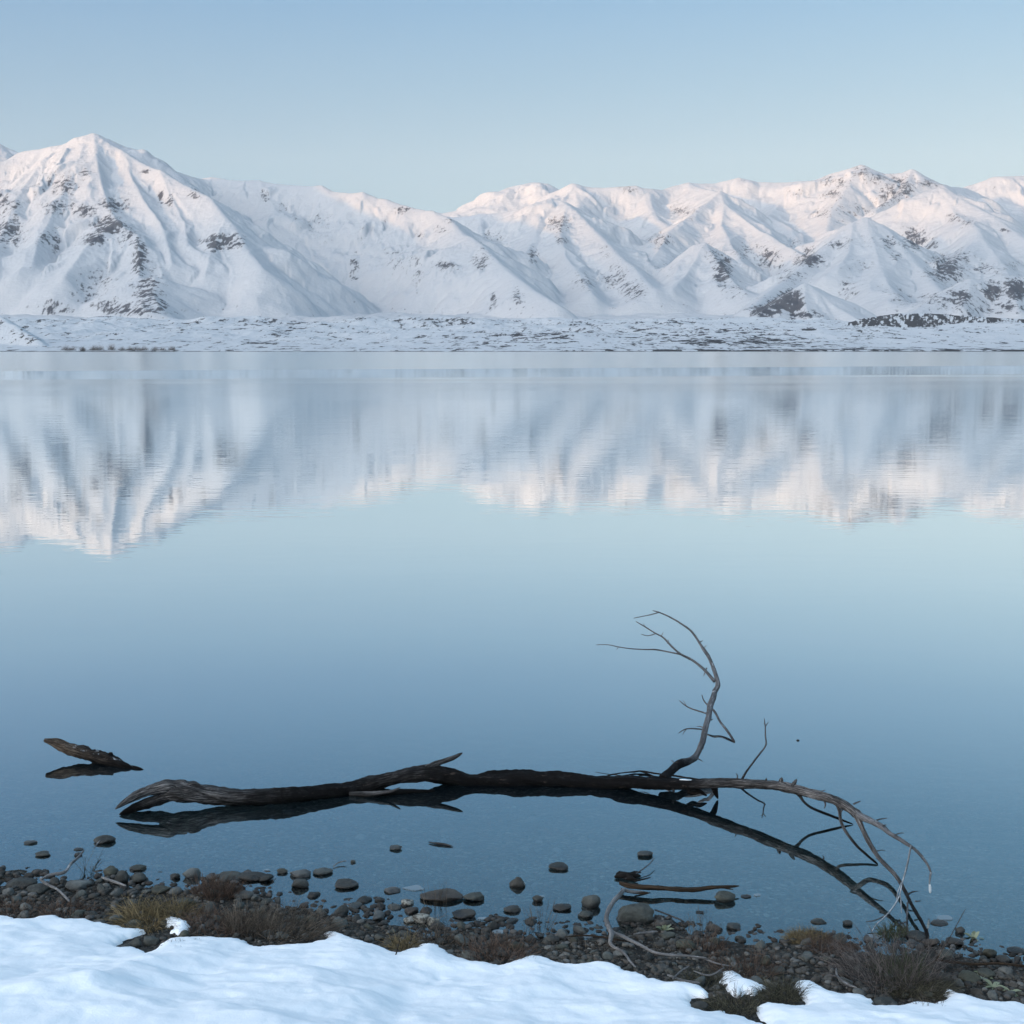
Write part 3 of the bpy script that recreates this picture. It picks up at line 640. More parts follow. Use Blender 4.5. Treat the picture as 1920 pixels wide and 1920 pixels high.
def ob(rows):     # rows (u, v, radius px, lift metres): on the bank
    out = []
    for r_ in rows:
        m_ = slope(r_[1]); k = xslope(r_[0], r_[1]); lift = r_[3] if len(r_) > 3 else .01; Y = -H / m_
        for _ in range(8): Y = (max(float(bank(k * Y, Y)), 0) + lift - H) / m_
        out.append([k * Y, Y, max(float(bank(k * Y, Y)), 0) + lift, px(r_[2], Y)])
    return out

# ---- the long fallen tree in the shallows
tree = tag(empty('driftwood_tree', over_water(900, 1466, 1468)), 'long dark fallen tree arching over the shallows, grey root end left, branches rising right', 'driftwood')
def P_(name, rows, mat, **k):
    par = k.pop('parent', tree)
    o = tube(name, rows, mat, None, **k)
    root = par
    o.parent = root
    mw = tree.location
    if root is tree: o.location = -mw
    return o
trunk = P_('trunk', ow([(300,1490,1514,10,1),(322,1484,1514,17,1),(345,1484,1513,19,1),(372,1488,1512,17,1),(400,1492,1511,16,.95),(440,1494,1510,15,.8),(480,1494,1508,15,.6),(530,1491,1504,15,.4),(570,1488,1500,14,.28),(610,1484,1494,12.5,.22),(640,1481,1490,12,.3),(670,1475,1484,13,.4),(700,1468,1480,13.5,.5),(740,1459,1477,13.5,.55),(775,1452,1475,14,.55),(805,1450,1473,15,.5),(840,1455,1471,14,.3),(880,1463,1470,13,.15),(920,1464,1469,14,.15),(960,1462,1469,16,.25),(1000,1461,1469,16.5,.25),(1050,1462,1470,14.5,.25),(1100,1467,1472,13,.2),(1150,1468,1477,12,.12),(1200,1467,1482,11,.12),(1250,1470,1489,10,.2),(1300,1471,1497,9,.5),(1350,1468,1505,9,.85),(1400,1469,1514,9,.9),(1450,1472,1526,9,.95),(1480,1477,1534,9,1),(1520,1487,1547,9,1),(1560,1499,1564,8.5,1),(1590,1514,1582,8,1),(1612,1531,1600,8,1)]), W_TRUNK, seg=20, rough=.16, grooves=.16, step=.012, seed=2)
P_('root_prong', ow([(335,1480,1514,13,1),(315,1474,1516,12,1),(290,1480,1518,10,1),(262,1489,1521,9,1),(240,1500,1525,7,1),(225,1510,1528,4,1),(216,1517,1530,1,1)]), W_TRUNK, seg=14, rough=.2, grooves=.22, step=.010, seed=5)
P_('root_prong', ow([(340,1488,1513,12,1),(310,1494,1514,11,.9),(285,1502,1517,9,.7),(260,1511,1521,8,.5),(240,1520,1525,6,.3),(224,1527,1529,1.5,.2)]), W_TRUNK, seg=14, rough=.2, grooves=.22, step=.010, seed=6)
P_('root_knob', ow([(338,1478,1513,10,1),(345,1469,1513,8,1),(338,1465,1513,4,1),(322,1466,1514,2,1)]), W_TRUNK, seg=10, rough=.3, grooves=.2, step=.008, seed=7)
P_('root_knob', ow([(350,1480,1513,11,1),(362,1472,1513,8,1),(376,1473,1513,3,1)]), W_TRUNK, seg=10, rough=.3, grooves=.2, step=.008, seed=8)
b = P_('branch', ow([(795,1447,1474,7,.8),(812,1434,1472,5.5,.9),(830,1428,1470,4.5,.9),(850,1421,1469,4,.9),(866,1412,1467,2.5,.9)]), W_TRUNK, seg=8, rough=.2, grooves=.1, seed=11)
P_('broken_stub', ow([(790,1444,1474,5,1),(800,1436,1473,3,1),(806,1433,1473,1.5,1)]), W_TRUNK, seg=7, rough=.3, seed=12)
P_('branch', ow([(655,1489,1492,4,.8),(690,1489,1494,5.5,1),(715,1487,1495,4,1),(735,1483,1496,2.6,1),(750,1477,1497,1.4,1)]), W_TRUNK, seg=8, rough=.2, seed=13)
P_('branch', ow([(690,1490,1493,5,.2),(720,1487,1491,5,.1),(760,1484,1487,5,.1),(815,1483,1485,2,.1)]), W_TRUNK, seg=8, rough=.2, seed=14)
# tall branch
P_('snow_strip', ow([(1254,1461.5,1487,1.2),(1272,1463,1491,2.2),(1292,1464.5,1495,2.6),(1308,1466,1498,2.6),(1320,1465.5,1500,1.6)]), M_SNOW, seg=8, rough=.3, seed=19)
T = P_('tall_branch', ow([(1242,1462,1478,10,.1),(1256,1447,1470,8,.2),(1275,1433,1462,7.5,.35),(1296,1425,1452,7,.8),(1306,1416,1445,5.5,1),(1316,1395,1436,5.5,1),(1322,1370,1425,5.5,1),(1328,1345,1412,5.5,1),(1334,1318,1399,5.5,1),(1340,1298,1388,5,1),(1346,1285,1383,4.5,1),(1341,1262,1376,3.6,1),(1333,1240,1370,3.3,1),(1325,1226,1364,3.2,1),(1310,1203,1357,2.3,1),(1292,1180,1347,1.9,1),(1262,1160,1338,1.5,1),(1238,1149,1332,1.2,1),(1223,1145,1329,.9,1)]), W_GREY, seg=10, rough=.16, step=.012, seed=21, wob=.003)
def sub(name, rows, mat, **k):
    o = tube(name, rows, mat, None, **k); o.parent = k.get('par', None) or T
    return o
def subT(name, rows, mat=W_GREY, **k):
    o = tube(name, rows, mat, None, **k); o.parent = T      # T already carries the offset of the tree
    return o
subT('twig', ow([(1236,1148,1332,1.2),(1218,1153,1330,1.0),(1188,1159,1328,.7)]), seed=22, seg=5)
subT('twig', ow([(1340,1278,1381,3.4),(1322,1258,1374,2.8),(1298,1238,1366,2.5),(1270,1222,1358,2.1),(1245,1197,1348,1.7),(1228,1187,1342,1.5),(1208,1174,1336,1.3),(1192,1165,1331,.9)]), seed=23, seg=6, wob=.003)
subT('twig', ow([(1276,1227,1360,1.6),(1252,1222,1352,1.5),(1230,1218,1345,1.4),(1200,1218,1340,1.1),(1160,1213,1334,.9),(1140,1209,1331,.8),(1118,1209,1329,.6)]), seed=24, seg=5, wob=.002)
subT('twig', ow([(1230,1188,1342,1.1),(1215,1192,1340,.9),(1202,1189,1338,.7)]), seed=25, seg=5)
subT('twig', ow([(1326,1338,1353,1.6),(1310,1333,1350,1.4),(1295,1328,1347,1.3),(1284,1322,1345,1.2),(1274,1313,1344,.8)]), seed=26, seg=5, wob=.003)
subT('twig', ow([(1288,1325,1346,.9),(1284,1318,1345,.8),(1281,1312,1345,.5)]), seed=27, seg=5)
subT('twig', ow([(1316,1303,1340,.8),(1322,1316,1346,1.4),(1340,1335,1358,2.2),(1352,1355,1368,2.2),(1366,1374,1380,2.4),(1378,1391,1391.5,2.0)]), seed=28, seg=6, wob=.002)
for k, (a, b_) in enumerate([((1305,1420,1448),(1318,1428,1450)),((1310,1205,1357),(1318,1201,1357)),((1292,1237,1365),(1293,1232,1364)),((1325,1252,1372),(1319,1268,1374)),((1252,1207,1350),(1254,1199,1349)),((1333,1350,1410),(1337,1348,1410))]):
    subT('spur', ow([(*a, 1.6), (*b_, .6)]), seed=40 + k, seg=5)
# beaded strands behind the trunk: the tall branch's reflection, built as solid twigs
P_('dark_twig_and_reflection', ow([(1130,1457,1459,1),(1160,1450,1453,1.3),(1200,1446,1449,1.5),(1230,1450,1453,1.6),(1262,1454,1457,1.6),(1300,1460,1463,1.6),(1335,1462,1464,1)]), W_DARK, seg=6, rough=.6, seed=51, wob=.002)
P_('dark_twig_and_reflection', ow([(1198,1446,1450,1),(1215,1451,1453,1.2),(1228,1456,1458,.8)]), W_DARK, seg=6, rough=.6, seed=52)
# thin branch right of the tall one
tb = P_('branch', ow([(1390,1464,1471,2.4,.5),(1400,1446,1466,2.1,.6),(1412,1430,1462,1.8,.8),(1426,1412,1457,1.7,.9),(1436,1397,1452,1.6,1),(1435,1380,1448,1.4,1),(1435,1365,1445,1.2,1),(1433,1347,1441,.8,1)]), W_GREY, seg=6, seed=55, wob=.002)
for a, b_ in [((1435,1362,1444),(1441,1353,1443)),((1435,1358,1443),(1431,1356,1443)),((1436,1395,1452),(1439,1395,1452))]:
    o = tube('twig', ow([(*a, 1.1), (*b_, .6)]), W_GREY, seed=57, seg=5); o.parent = tb
# stubs along the top
for k, (u0, v0_, u1, v1_, ft, r_) in enumerate([(1436,1466,1437,1459,1522,3.2),(1464,1468,1466,1458,1530,4.2),(1486,1474,1494,1461,1537,4),(1600,1508,1614,1502,1590,1.8),(1400,1464,1398,1460,1514,2.4),(1655,1549,1663,1546,1630,1.6),(1262,1478,1264,1487,1492,3)]):
    P_('broken_stub', ow([(u0,v0_,ft,r_,1),((u0+u1)/2,(v0_+v1_)/2,ft,r_*.8,1),(u1,v1_,ft,r_*.35,1)]), W_TRUNK, seg=7, rough=.3, seed=60 + k)
# pieces under the trunk where it meets the water
P_('broken_stub', ow([(1335,1470,1500,6,.1),(1342,1484,1500,5,.1),(1346,1497,1499,2,.1)]), W_TRUNK, seg=8, rough=.3, seed=70)
P_('broken_stub', ow([(1290,1484,1498,5,.1),(1300,1486,1497,5,.1),(1312,1484,1497,4,.1),(1325,1492,1499,2,.1)]), W_TRUNK, seg=8, rough=.3, seed=71)
# right hand fork
f1 = P_('branch', ow([(1604,1524,1594,7.5,1),(1622,1534,1606,6.5,1),(1650,1548,1624,5.4,1),(1668,1562,1638,4.4,1),(1690,1575,1655,3.8,1),(1712,1590,1672,3.2,1),(1728,1605,1684,2.8,1),(1740,1622,1694,2.5,1),(1746,1638,1700,1.8,1)]), W_GREY, seg=10, rough=.14, seed=81, wob=.003)
M_ICE = M('icicle_ice'); M_ICE.base((.80, .88, .93)); M_ICE.b.inputs['Roughness'].default_value = .15; M_ICE.b.inputs['Transmission Weight'].default_value = .35; M_ICE.b.inputs['IOR'].default_value = 1.31
o = tube('hanging_twig', ow([(1746,1636,1700,2.4),(1744,1644,1699,2.2),(1743,1655,1699,1.3),(1743,1660,1699,1.2)]), W_ICY, seed=83, seg=7, rough=.3); o.parent = f1
o = tube('icicle', ow([(1743,1658,1699,1.6),(1744,1664,1699,2.8),(1744,1671,1699,2.6),(1744,1675,1699,1.2)]), M_ICE.m, seed=84, seg=8, rough=.12); o.parent = f1
f2 = P_('branch', ow([(1606,1528,1597,6.5,1),(1616,1552,1606,5,1),(1630,1582,1616,4.6,1),(1645,1604,1628,4.2,1),(1662,1622,1640,4.2,1),(1678,1640,1656,4,1),(1690,1660,1676,3.6,.9),(1704,1685,1700,3.4,.6),(1716,1708,1722,3.4,.4),(1728,1730,1742,3.4,.4),(1738,1752,1758,3.4,.5),(1738,1765,1768,3,.6)]), W_TRUNK, seg=10, rough=.14, seed=85, wob=.003)
P_('branch', ow([(1570,1505,1570,5,1),(1574,1520,1574,3.6,1),(1577,1540,1582,3.0,1),(1588,1562,1592,2.8,.9),(1606,1585,1603,2.6,.6),(1626,1603,1612,2.4,.4),(1645,1620,1621,2,.3)]), W_TRUNK, seg=8, seed=87, wob=.002)
P_('branch', ow([(1492,1484,1538,4.6,.9),(1501,1494,1538,3.2,.8),(1506,1502,1539,2.6,.7),(1520,1514,1540,2.6,.5),(1545,1525,1542,2.6,.3),(1575,1536,1544,2.4,.2),(1600,1545,1546,1.2,.2)]), W_TRUNK, seg=8, seed=88, wob=.002)
hg = P_('frosted_twig', ow([(1708,1585,1672,1.6),(1703,1605,1676,1.7),(1697,1635,1684,1.7),(1692,1655,1692,1.6),(1686,1680,1704,1.5),(1672,1704,1722,1.5),(1660,1718,1734,1.4),(1644,1732,1744,1.2),(1634,1748,1754,1)]), W_ICY, seg=6, rough=.25, seed=89, wob=.003)
for k, rows in enumerate([[(1690,1655,1690,1.3),(1684,1672,1700,1.1),(1681,1690,1708,.9)],[(1688,1676,1700,1.3),(1690,1700,1716,1.1),(1690,1712,1722,.7)],[(1702,1692,1706,2),(1701,1712,1722,1.8),(1701,1740,1746,1.5)],[(1716,1690,1708,1.6),(1728,1689,1706,.8)],[(1664,1715,1732,1.2),(1640,1726,1738,1.2),(1624,1728,1740,.8)],[(1701,1728,1738,1.4),(1685,1733,1742,1.3),(1668,1738,1746,1)],[(1698,1730,1740,1.3),(1703,1746,1752,1.1),(1700,1758,1760,.8)]]):
    o = tube('twig', ow(rows), W_ICY if k < 2 else W_GREY, seed=90 + k, seg=5, wob=.001); o.parent = hg

for k, rows in enumerate([[(1530,1491,1550,1.6),(1540,1484,1550,1.2),(1548,1481,1550,.7)],[(1585,1512,1578,1.5),(1578,1520,1580,1.1),(1575,1528,1582,.7)],[(1635,1541,1612,1.5),(1650,1536,1612,1.2),(1664,1534,1612,.7)],[(1676,1566,1644,1.3),(1688,1562,1644,1),(1696,1562,1644,.6)],[(1640,1597,1625,1.6),(1652,1594,1625,1),(1660,1595,1625,.6)],[(1700,1678,1692,1.5),(1712,1672,1690,1),(1722,1671,1690,.6)],[(1380,1464,1510,1.6),(1383,1456,1510,1),(1380,1450,1510,.6)],[(1545,1499,1558,1.6),(1548,1509,1559,1.2),(1545,1516,1560,.7)]]):
    P_('spur', ow([r_[:3] + (r_[3] * 1.1, 1) for r_ in rows]), W_TRUNK, seg=5, rough=.3, seed=110 + k)
for k, rows in enumerate([[(1322,1366,1422,1.5),(1312,1362,1420,1),(1306,1362,1420,.6)],[(1336,1310,1393,1.4),(1345,1304,1391,.8)],[(1268,1436,1464,1.6),(1262,1428,1462,1),(1258,1425,1462,.6)],[(1312,1408,1441,1.5),(1320,1402,1440,.8)],[(1275,1170,1342,1),(1270,1163,1341,.6)],[(1318,1216,1360,1.2),(1325,1210,1360,.6)],[(1160,1213,1334,.8),(1156,1218,1334,.5)],[(1240,1192,1346,.9),(1244,1185,1346,.5)],[(1210,1175,1337,.8),(1206,1169,1337,.5)]]):
    subT('spur', ow(rows), seed=140 + k, seg=5)
# ---- the broken piece at the left
lp = tag(empty('driftwood_piece', over_water(200, 1430, 1432)), 'short broken brown log jutting from the lake, far from the shore at left', 'driftwood')
rows = ow([(84,1388,1421,4,1),(100,1393,1422,7.5,1),(120,1400,1424,9,1),(145,1409,1427,10,.9),(170,1417,1430,11,.7),(195,1425,1432,12,.6),(215,1429,1434,10,.4),(235,1436,1438,7,.2),(246,1439,1440,3,.15)])
o = tube('log', rows, W_LOG, seg=16, rough=.26, grooves=.28, step=.010, seed=101); o.parent = lp; o.location = -lp.location; lg = o
o = tube('knob', ow([(206,1420,1432,7,.3),(208,1414,1432,5,.2),(210,1411,1432,2,.2)]), W_LOG, seg=8, rough=.3, seed=102); o.parent = lg
o = tube('splinter', ow([(236,1437,1438,2,.1),(250,1439,1440,4,.1),(260,1441,1441.5,3.6,.1),(269,1443,1443,1,.1)]), W_LOG, seg=8, rough=.2, seed=103); o.parent = lg
o = tube('splinter', ow([(100,1388,1422,4,1),(112,1390,1423,4,1),(130,1396,1425,4,1)]), W_LOG, seg=7, rough=.35, seed=104); o.parent = lg

def single(name, rows, mat, label, cat, **k):
    c = Vector(rows[len(rows) // 2][:3]); rows = [[r_[0] - c.x, r_[1] - c.y, r_[2] - c.z] + list(r_[3:]) for r_ in rows]
    o = tube(name, rows, mat, None, **k); o.location = c; tag(o, label, cat); return o
def branched(name, label, cat, mat, main, subs, mainname='stem', **k):
    root = tag(empty(name, Vector(main[len(main) // 2][:3])), label, cat)
    a = tube(mainname, main, mat, seed=k.get('seed', 3), seg=k.get('seg', 8), rough=k.get('rough', .15), wob=k.get('wob', .003)); a.parent = root; a.location = -root.location
    for j, s_ in enumerate(subs):
        c = tube('side_branch', s_, mat, seed=200 + j, seg=6, rough=.2, wob=.002); c.parent = a
    return root
branched('driftwood_branch', 'pale curved bare branch lying over the cobbles in front of the biggest dark boulder', 'driftwood', W_PALE,
    ob([(1172,1668,4,.07),(1160,1680,4.5,.08),(1150,1690,4.5,.08),(1142,1705,4.5,.07),(1138,1722,4.5,.06),(1141,1740,4.8,.05),(1146,1750,5,.05),(1145,1768,3.8,.03),(1152,1776,3,.02),(1166,1783,2.6,.02),(1180,1800,2.2,.02),(1192,1814,1.6,.015)]),
    [ob([(1148,1748,3.8,.05),(1170,1756,3.6,.04),(1200,1772,3.4,.04),(1228,1786,3.0,.04),(1262,1791,2.6,.04),(1290,1792,2.4,.04),(1325,1796,2.2,.04)]), ob([(1318,1796,2.0,.03),(1345,1806,1.7,.03),(1372,1812,1.2,.02)]), ob([(1172,1668,3,.07),(1185,1672,3,.06),(1205,1672,2,.05)])], seed=5)
branched('driftwood_branch', 'thin pale forked branch on the stones at the left end, tip in the water', 'driftwood', W_PALE,
    ob([(77,1648,1.8,.05),(95,1640,3,.06),(120,1635,3.2,.07),(133,1620,2.8,.07),(145,1608,2.2,.06),(158,1594,1.6,.05)]),
    [ob([(76,1646,2.6,.05),(84,1655,2.6,.04),(108,1668,2.4,.04),(130,1690,2.2,.03)]), ob([(176,1590,.8,.04),(184,1580,1.1,.04),(188,1575,1.0,.04)])], seed=6)
branched('stick', 'reddish brown split stick lying on a round stone and its big dark neighbour', 'stick', W_BROWN,
    ow([(1162,1655,1668,4,1),(1178,1660,1672,5.5,1),(1210,1663,1676,5,1),(1250,1666,1677,4.5,1),(1290,1669,1679,4.4,1),(1330,1665,1678,4,1),(1360,1662,1676,3,1),(1385,1661,1673,1.6,1)]),
    [ow([(1165,1668,1676,3.2,1),(1190,1672,1680,3.4,1),(1215,1674,1682,3,1)]), ow([(1350,1663,1676,2.2,1),(1375,1667,1676,1.2,1)])], seed=7, rough=.3)
single('twig', ow([(1172,1648,1654,1.2),(1190,1640,1645,1.4),(1215,1622,1632,1.1),(1228,1608,1620,.7)]), W_GREY, 'thin grey twig slanting up from the dark root debris in the shallows', 'twig', seed=8, seg=5)
single('twig', ob([(1190,1652,1.6,.03),(1205,1649,1.6,.03),(1220,1645,1.2,.03)]), W_DARK, 'short dark twig lying just above the split brown stick', 'twig', seed=9, seg=5)
single('twig', ob([(1228,1706,1.6,.01),(1250,1714,1.8,.01),(1270,1722,1.8,.01),(1282,1727,1.2,.01)]), W_GREY, 'straight thin grey twig pointing right from the biggest dark boulder', 'twig', seed=10, seg=6)
single('stick', ow([(804,1579,1581,1),(815,1581,1583,2),(832,1583,1585,2.2),(849,1587,1588,1)]), W_GREY, 'short flat stick floating alone on the water below the fallen tree', 'stick', seed=12, seg=6, rough=.3)
single('stick', ob([(190,1645,2,.03),(205,1650,2.6,.03),(222,1656,2.6,.03),(236,1661,1.8,.03)]), W_PALE, 'short pale stick lying on the stones beside the upright cobbles at left', 'stick', seed=13, seg=7)
single('twig', ow([(625,1625,1627,1),(633,1618,1622,1.2),(643,1615,1620,1),(650,1614,1620,.7)]), W_PALE, 'small pale hooked twig standing out of the water near the paired cobbles', 'twig', seed=14, seg=5)
single('stick', ob([(1755,1800,2,.02),(1790,1804,2.6,.02),(1830,1808,2.8,.02),(1870,1806,2.6,.03),(1925,1812,3,.03)]), W_BROWN, 'long dark brown stick lying across the cobbles at the right edge', 'stick', seed=15, seg=7)
single('stick', ob([(1060,1757,1,.02),(1090,1754,1.8,.02),(1130,1757,1.8,.02),(1180,1766,1.4,.02)]), W_BROWN, 'thin dark stick along the waterline left of the pale curved branch', 'stick', seed=16, seg=6)
single('stick', ob([(1188,1752,2,.03),(1210,1749,2.8,.03),(1232,1747,2.4,.03)]), W_PALE, 'short pale stick behind the fork of the curved branch', 'stick', seed=17, seg=6)
single('stick', ob([(1252,1828,2,.02),(1280,1838,2.6,.02),(1312,1843,2.2,.02)]), W_PALE, 'pale thin stick sticking out of the snow edge under the curved branch', 'stick', seed=18, seg=6)
branched('stick', 'small forked whitish stick on the gravel left of the big twiggy bush', 'stick', W_PALE,
    ob([(1568,1816,1.6,.04),(1572,1832,2.2,.03),(1590,1846,2.4,.02),(1606,1851,1.6,.02)]), [ob([(1570,1830,1.6,.03),(1563,1828,1,.04)])], seed=19)
branched('stick', 'light forked stick in the dark grass above the small snow patch', 'stick', W_PALE,
    ob([(1262,1835,1.6,.03),(1275,1822,2,.03),(1292,1812,1.6,.04)]), [ob([(1300,1820,1.2,.03),(1330,1828,1.8,.03),(1358,1814,1.2,.05)])], seed=20)
for k, (rows, lb) in enumerate([([(735,1862-75,1,.02),(742,1790,1.2,.03),(750,1760,1,.05)], 'dead stalk rising beside the yellow tuft at the snow edge'), ([(868,1778,1.2,.02),(872,1765,1.2,.05),(866,1745,1,.07)], 'broken dry reed standing among the reddish stalks'), ([(1740,1812,1,.02),(1762,1790,.9,.1),(1810,1705,.7,.22)], 'single dead stem beside the big bush leaning out over the water')]):
    single('dead_stem', ob(rows), W_BROWN, lb, 'dead stem', seed=30 + k, seg=5)

# ------------------------------------------------------------------ stones
def ico(sub_):
    bm = bmesh.new(); bmesh.ops.create_icosphere(bm, subdivisions=sub_, radius=1)
    V = np.array([v.co[:] for v in bm.verts]); Fc = np.array([[v.index for v in f.verts] for f in bm.faces]); bm.free(); return V, Fc
ICO = {k: ico(k) for k in (1, 2, 3, 4)}
def stone_geo(seed, sub_=2, facets=7, ang=.5, flat=(1, .8, .62)):
    r_ = np.random.default_rng(seed); V, Fc = ICO[sub_]; V = V.copy()
    for _ in range(facets):
        n = r_.normal(size=3); n /= np.linalg.norm(n); d = r_.uniform(.55, .90) + (1 - ang) * .1
        over = np.maximum(V @ n - d, 0); V -= over[:, None] * n * .92
    nz = perlin(V[:, 0] * 1.6 + seed, V[:, 1] * 1.6 + V[:, 2] * 1.3, seed) * .10 + perlin(V[:, 0] * 4 + seed, V[:, 1] * 4 - V[:, 2] * 4, seed + 1) * .035
    V *= (1 + nz)[:, None]; V *= np.array(flat); return V, Fc
m = M('stone'); m.b.inputs['Specular IOR Level'].default_value = .35
p = m.pos(); oi = m.n('ShaderNodeObjectInfo').outputs['Random']
c = m.ramp(oi, [(0, (.045, .045, .043)), (.2, (.095, .093, .084)), (.38, (.060, .052, .046)), (.55, (.125, .13, .124)), (.7, (.085, .082, .062)), (.86, (.19, .19, .185)), (1, (.085, .064, .052))])
sp = m.noise(p, 70, 5, .7); bg_ = m.noise(p, 18, 4, .6)
c = m.mix(1, c, m.ramp(bg_, [(.3, (.55, .55, .55)), (.7, (1.35, 1.33, 1.28))]), 'MULTIPLY')
c = m.mix(m.rng(sp, .55, .75, 0, .45), c, (.20, .20, .19))
zz = m.xyz(p)[2]
wet = m.rng(m.math('ADD', zz, m.math('MULTIPLY', bg_, .02)), .012, .035)
c = m.mix(1, c, (.66, .72, .74), 'MULTIPLY')
c = m.mix(wet, m.mix(1, c, (.42, .42, .45), 'MULTIPLY'), c)
m.base(c); m.l(m.rng(wet, 0, 1, .35, .8), m.b.inputs['Roughness'])
m.bump(m.math('ADD', sp, bg_), .007, .9)
M_STONE = m.m
m = M('pebble'); m.b.inputs['Roughness'].default_value = .75; m.b.inputs['Specular IOR Level'].default_value = .3
p = m.pos(); at = m.attr('shade')
c = m.ramp(at, [(0, (.032, .030, .027)), (.3, (.060, .057, .050)), (.55, (.078, .076, .070)), (.75, (.055, .046, .038)), (.9, (.12, .12, .115)), (1, (.17, .165, .15))])
c = m.mix(1, c, m.ramp(m.noise(p, 40, 4, .6), [(.3, (.6, .6, .6)), (.7, (1.2, 1.2, 1.2))]), 'MULTIPLY')
zz = m.xyz(p)[2]; c = m.mix(m.rng(zz, .0, .02), m.mix(1, c, (.5, .5, .53), 'MULTIPLY'), c); c = m.mix(m.rng(zz, -.02, -.01), m.mix(1, c, (2.2, 2.5, 2.5), 'MULTIPLY'), c)
m.base(c); M_PEB = m.m

def big_stone(label, u, v, w, h, sub_=3, facets=6, depth=.8, rot=None, seed=None, sink=.3, name='stone', cat='stone', wet=True):
    """stone seen centred on (u, v), w x h photo pixels, standing where its lower part meets bank or water"""
    seed = seed if seed is not None else int(u * 7 + v)
    base_v = v + h * .38
    g = on_bank(u, base_v)
    if g.z < 0: g = over_water(u, base_v, base_v)
    Wm = px(w, g.y); Hm = px(h, g.y)
    V, Fc = stone_geo(seed, sub_, facets)
    ext = V.max(0) - V.min(0); V = V - (V.max(0) + V.min(0)) / 2
    dep = Wm * depth; vis = max(Hm - dep * .38, Hm * .45)      # what the height shows besides the top face
    tot = vis / (1 - sink)
    V = V / ext * np.array([Wm, dep, tot]) ; V[:, 2] += tot * (.5 - sink)
    if rot is not None:
        a = R(rot); c_, s_ = math.cos(a), math.sin(a); x = V[:, 0] * c_ - V[:, 2] * s_; z = V[:, 0] * s_ + V[:, 2] * c_; V[:, 0] = x; V[:, 2] = z
    o = mesh_np(name, V, Fc, M_STONE); o.location = (g.x, g.y + dep * .1, g.z); tag(o, label, cat); return o
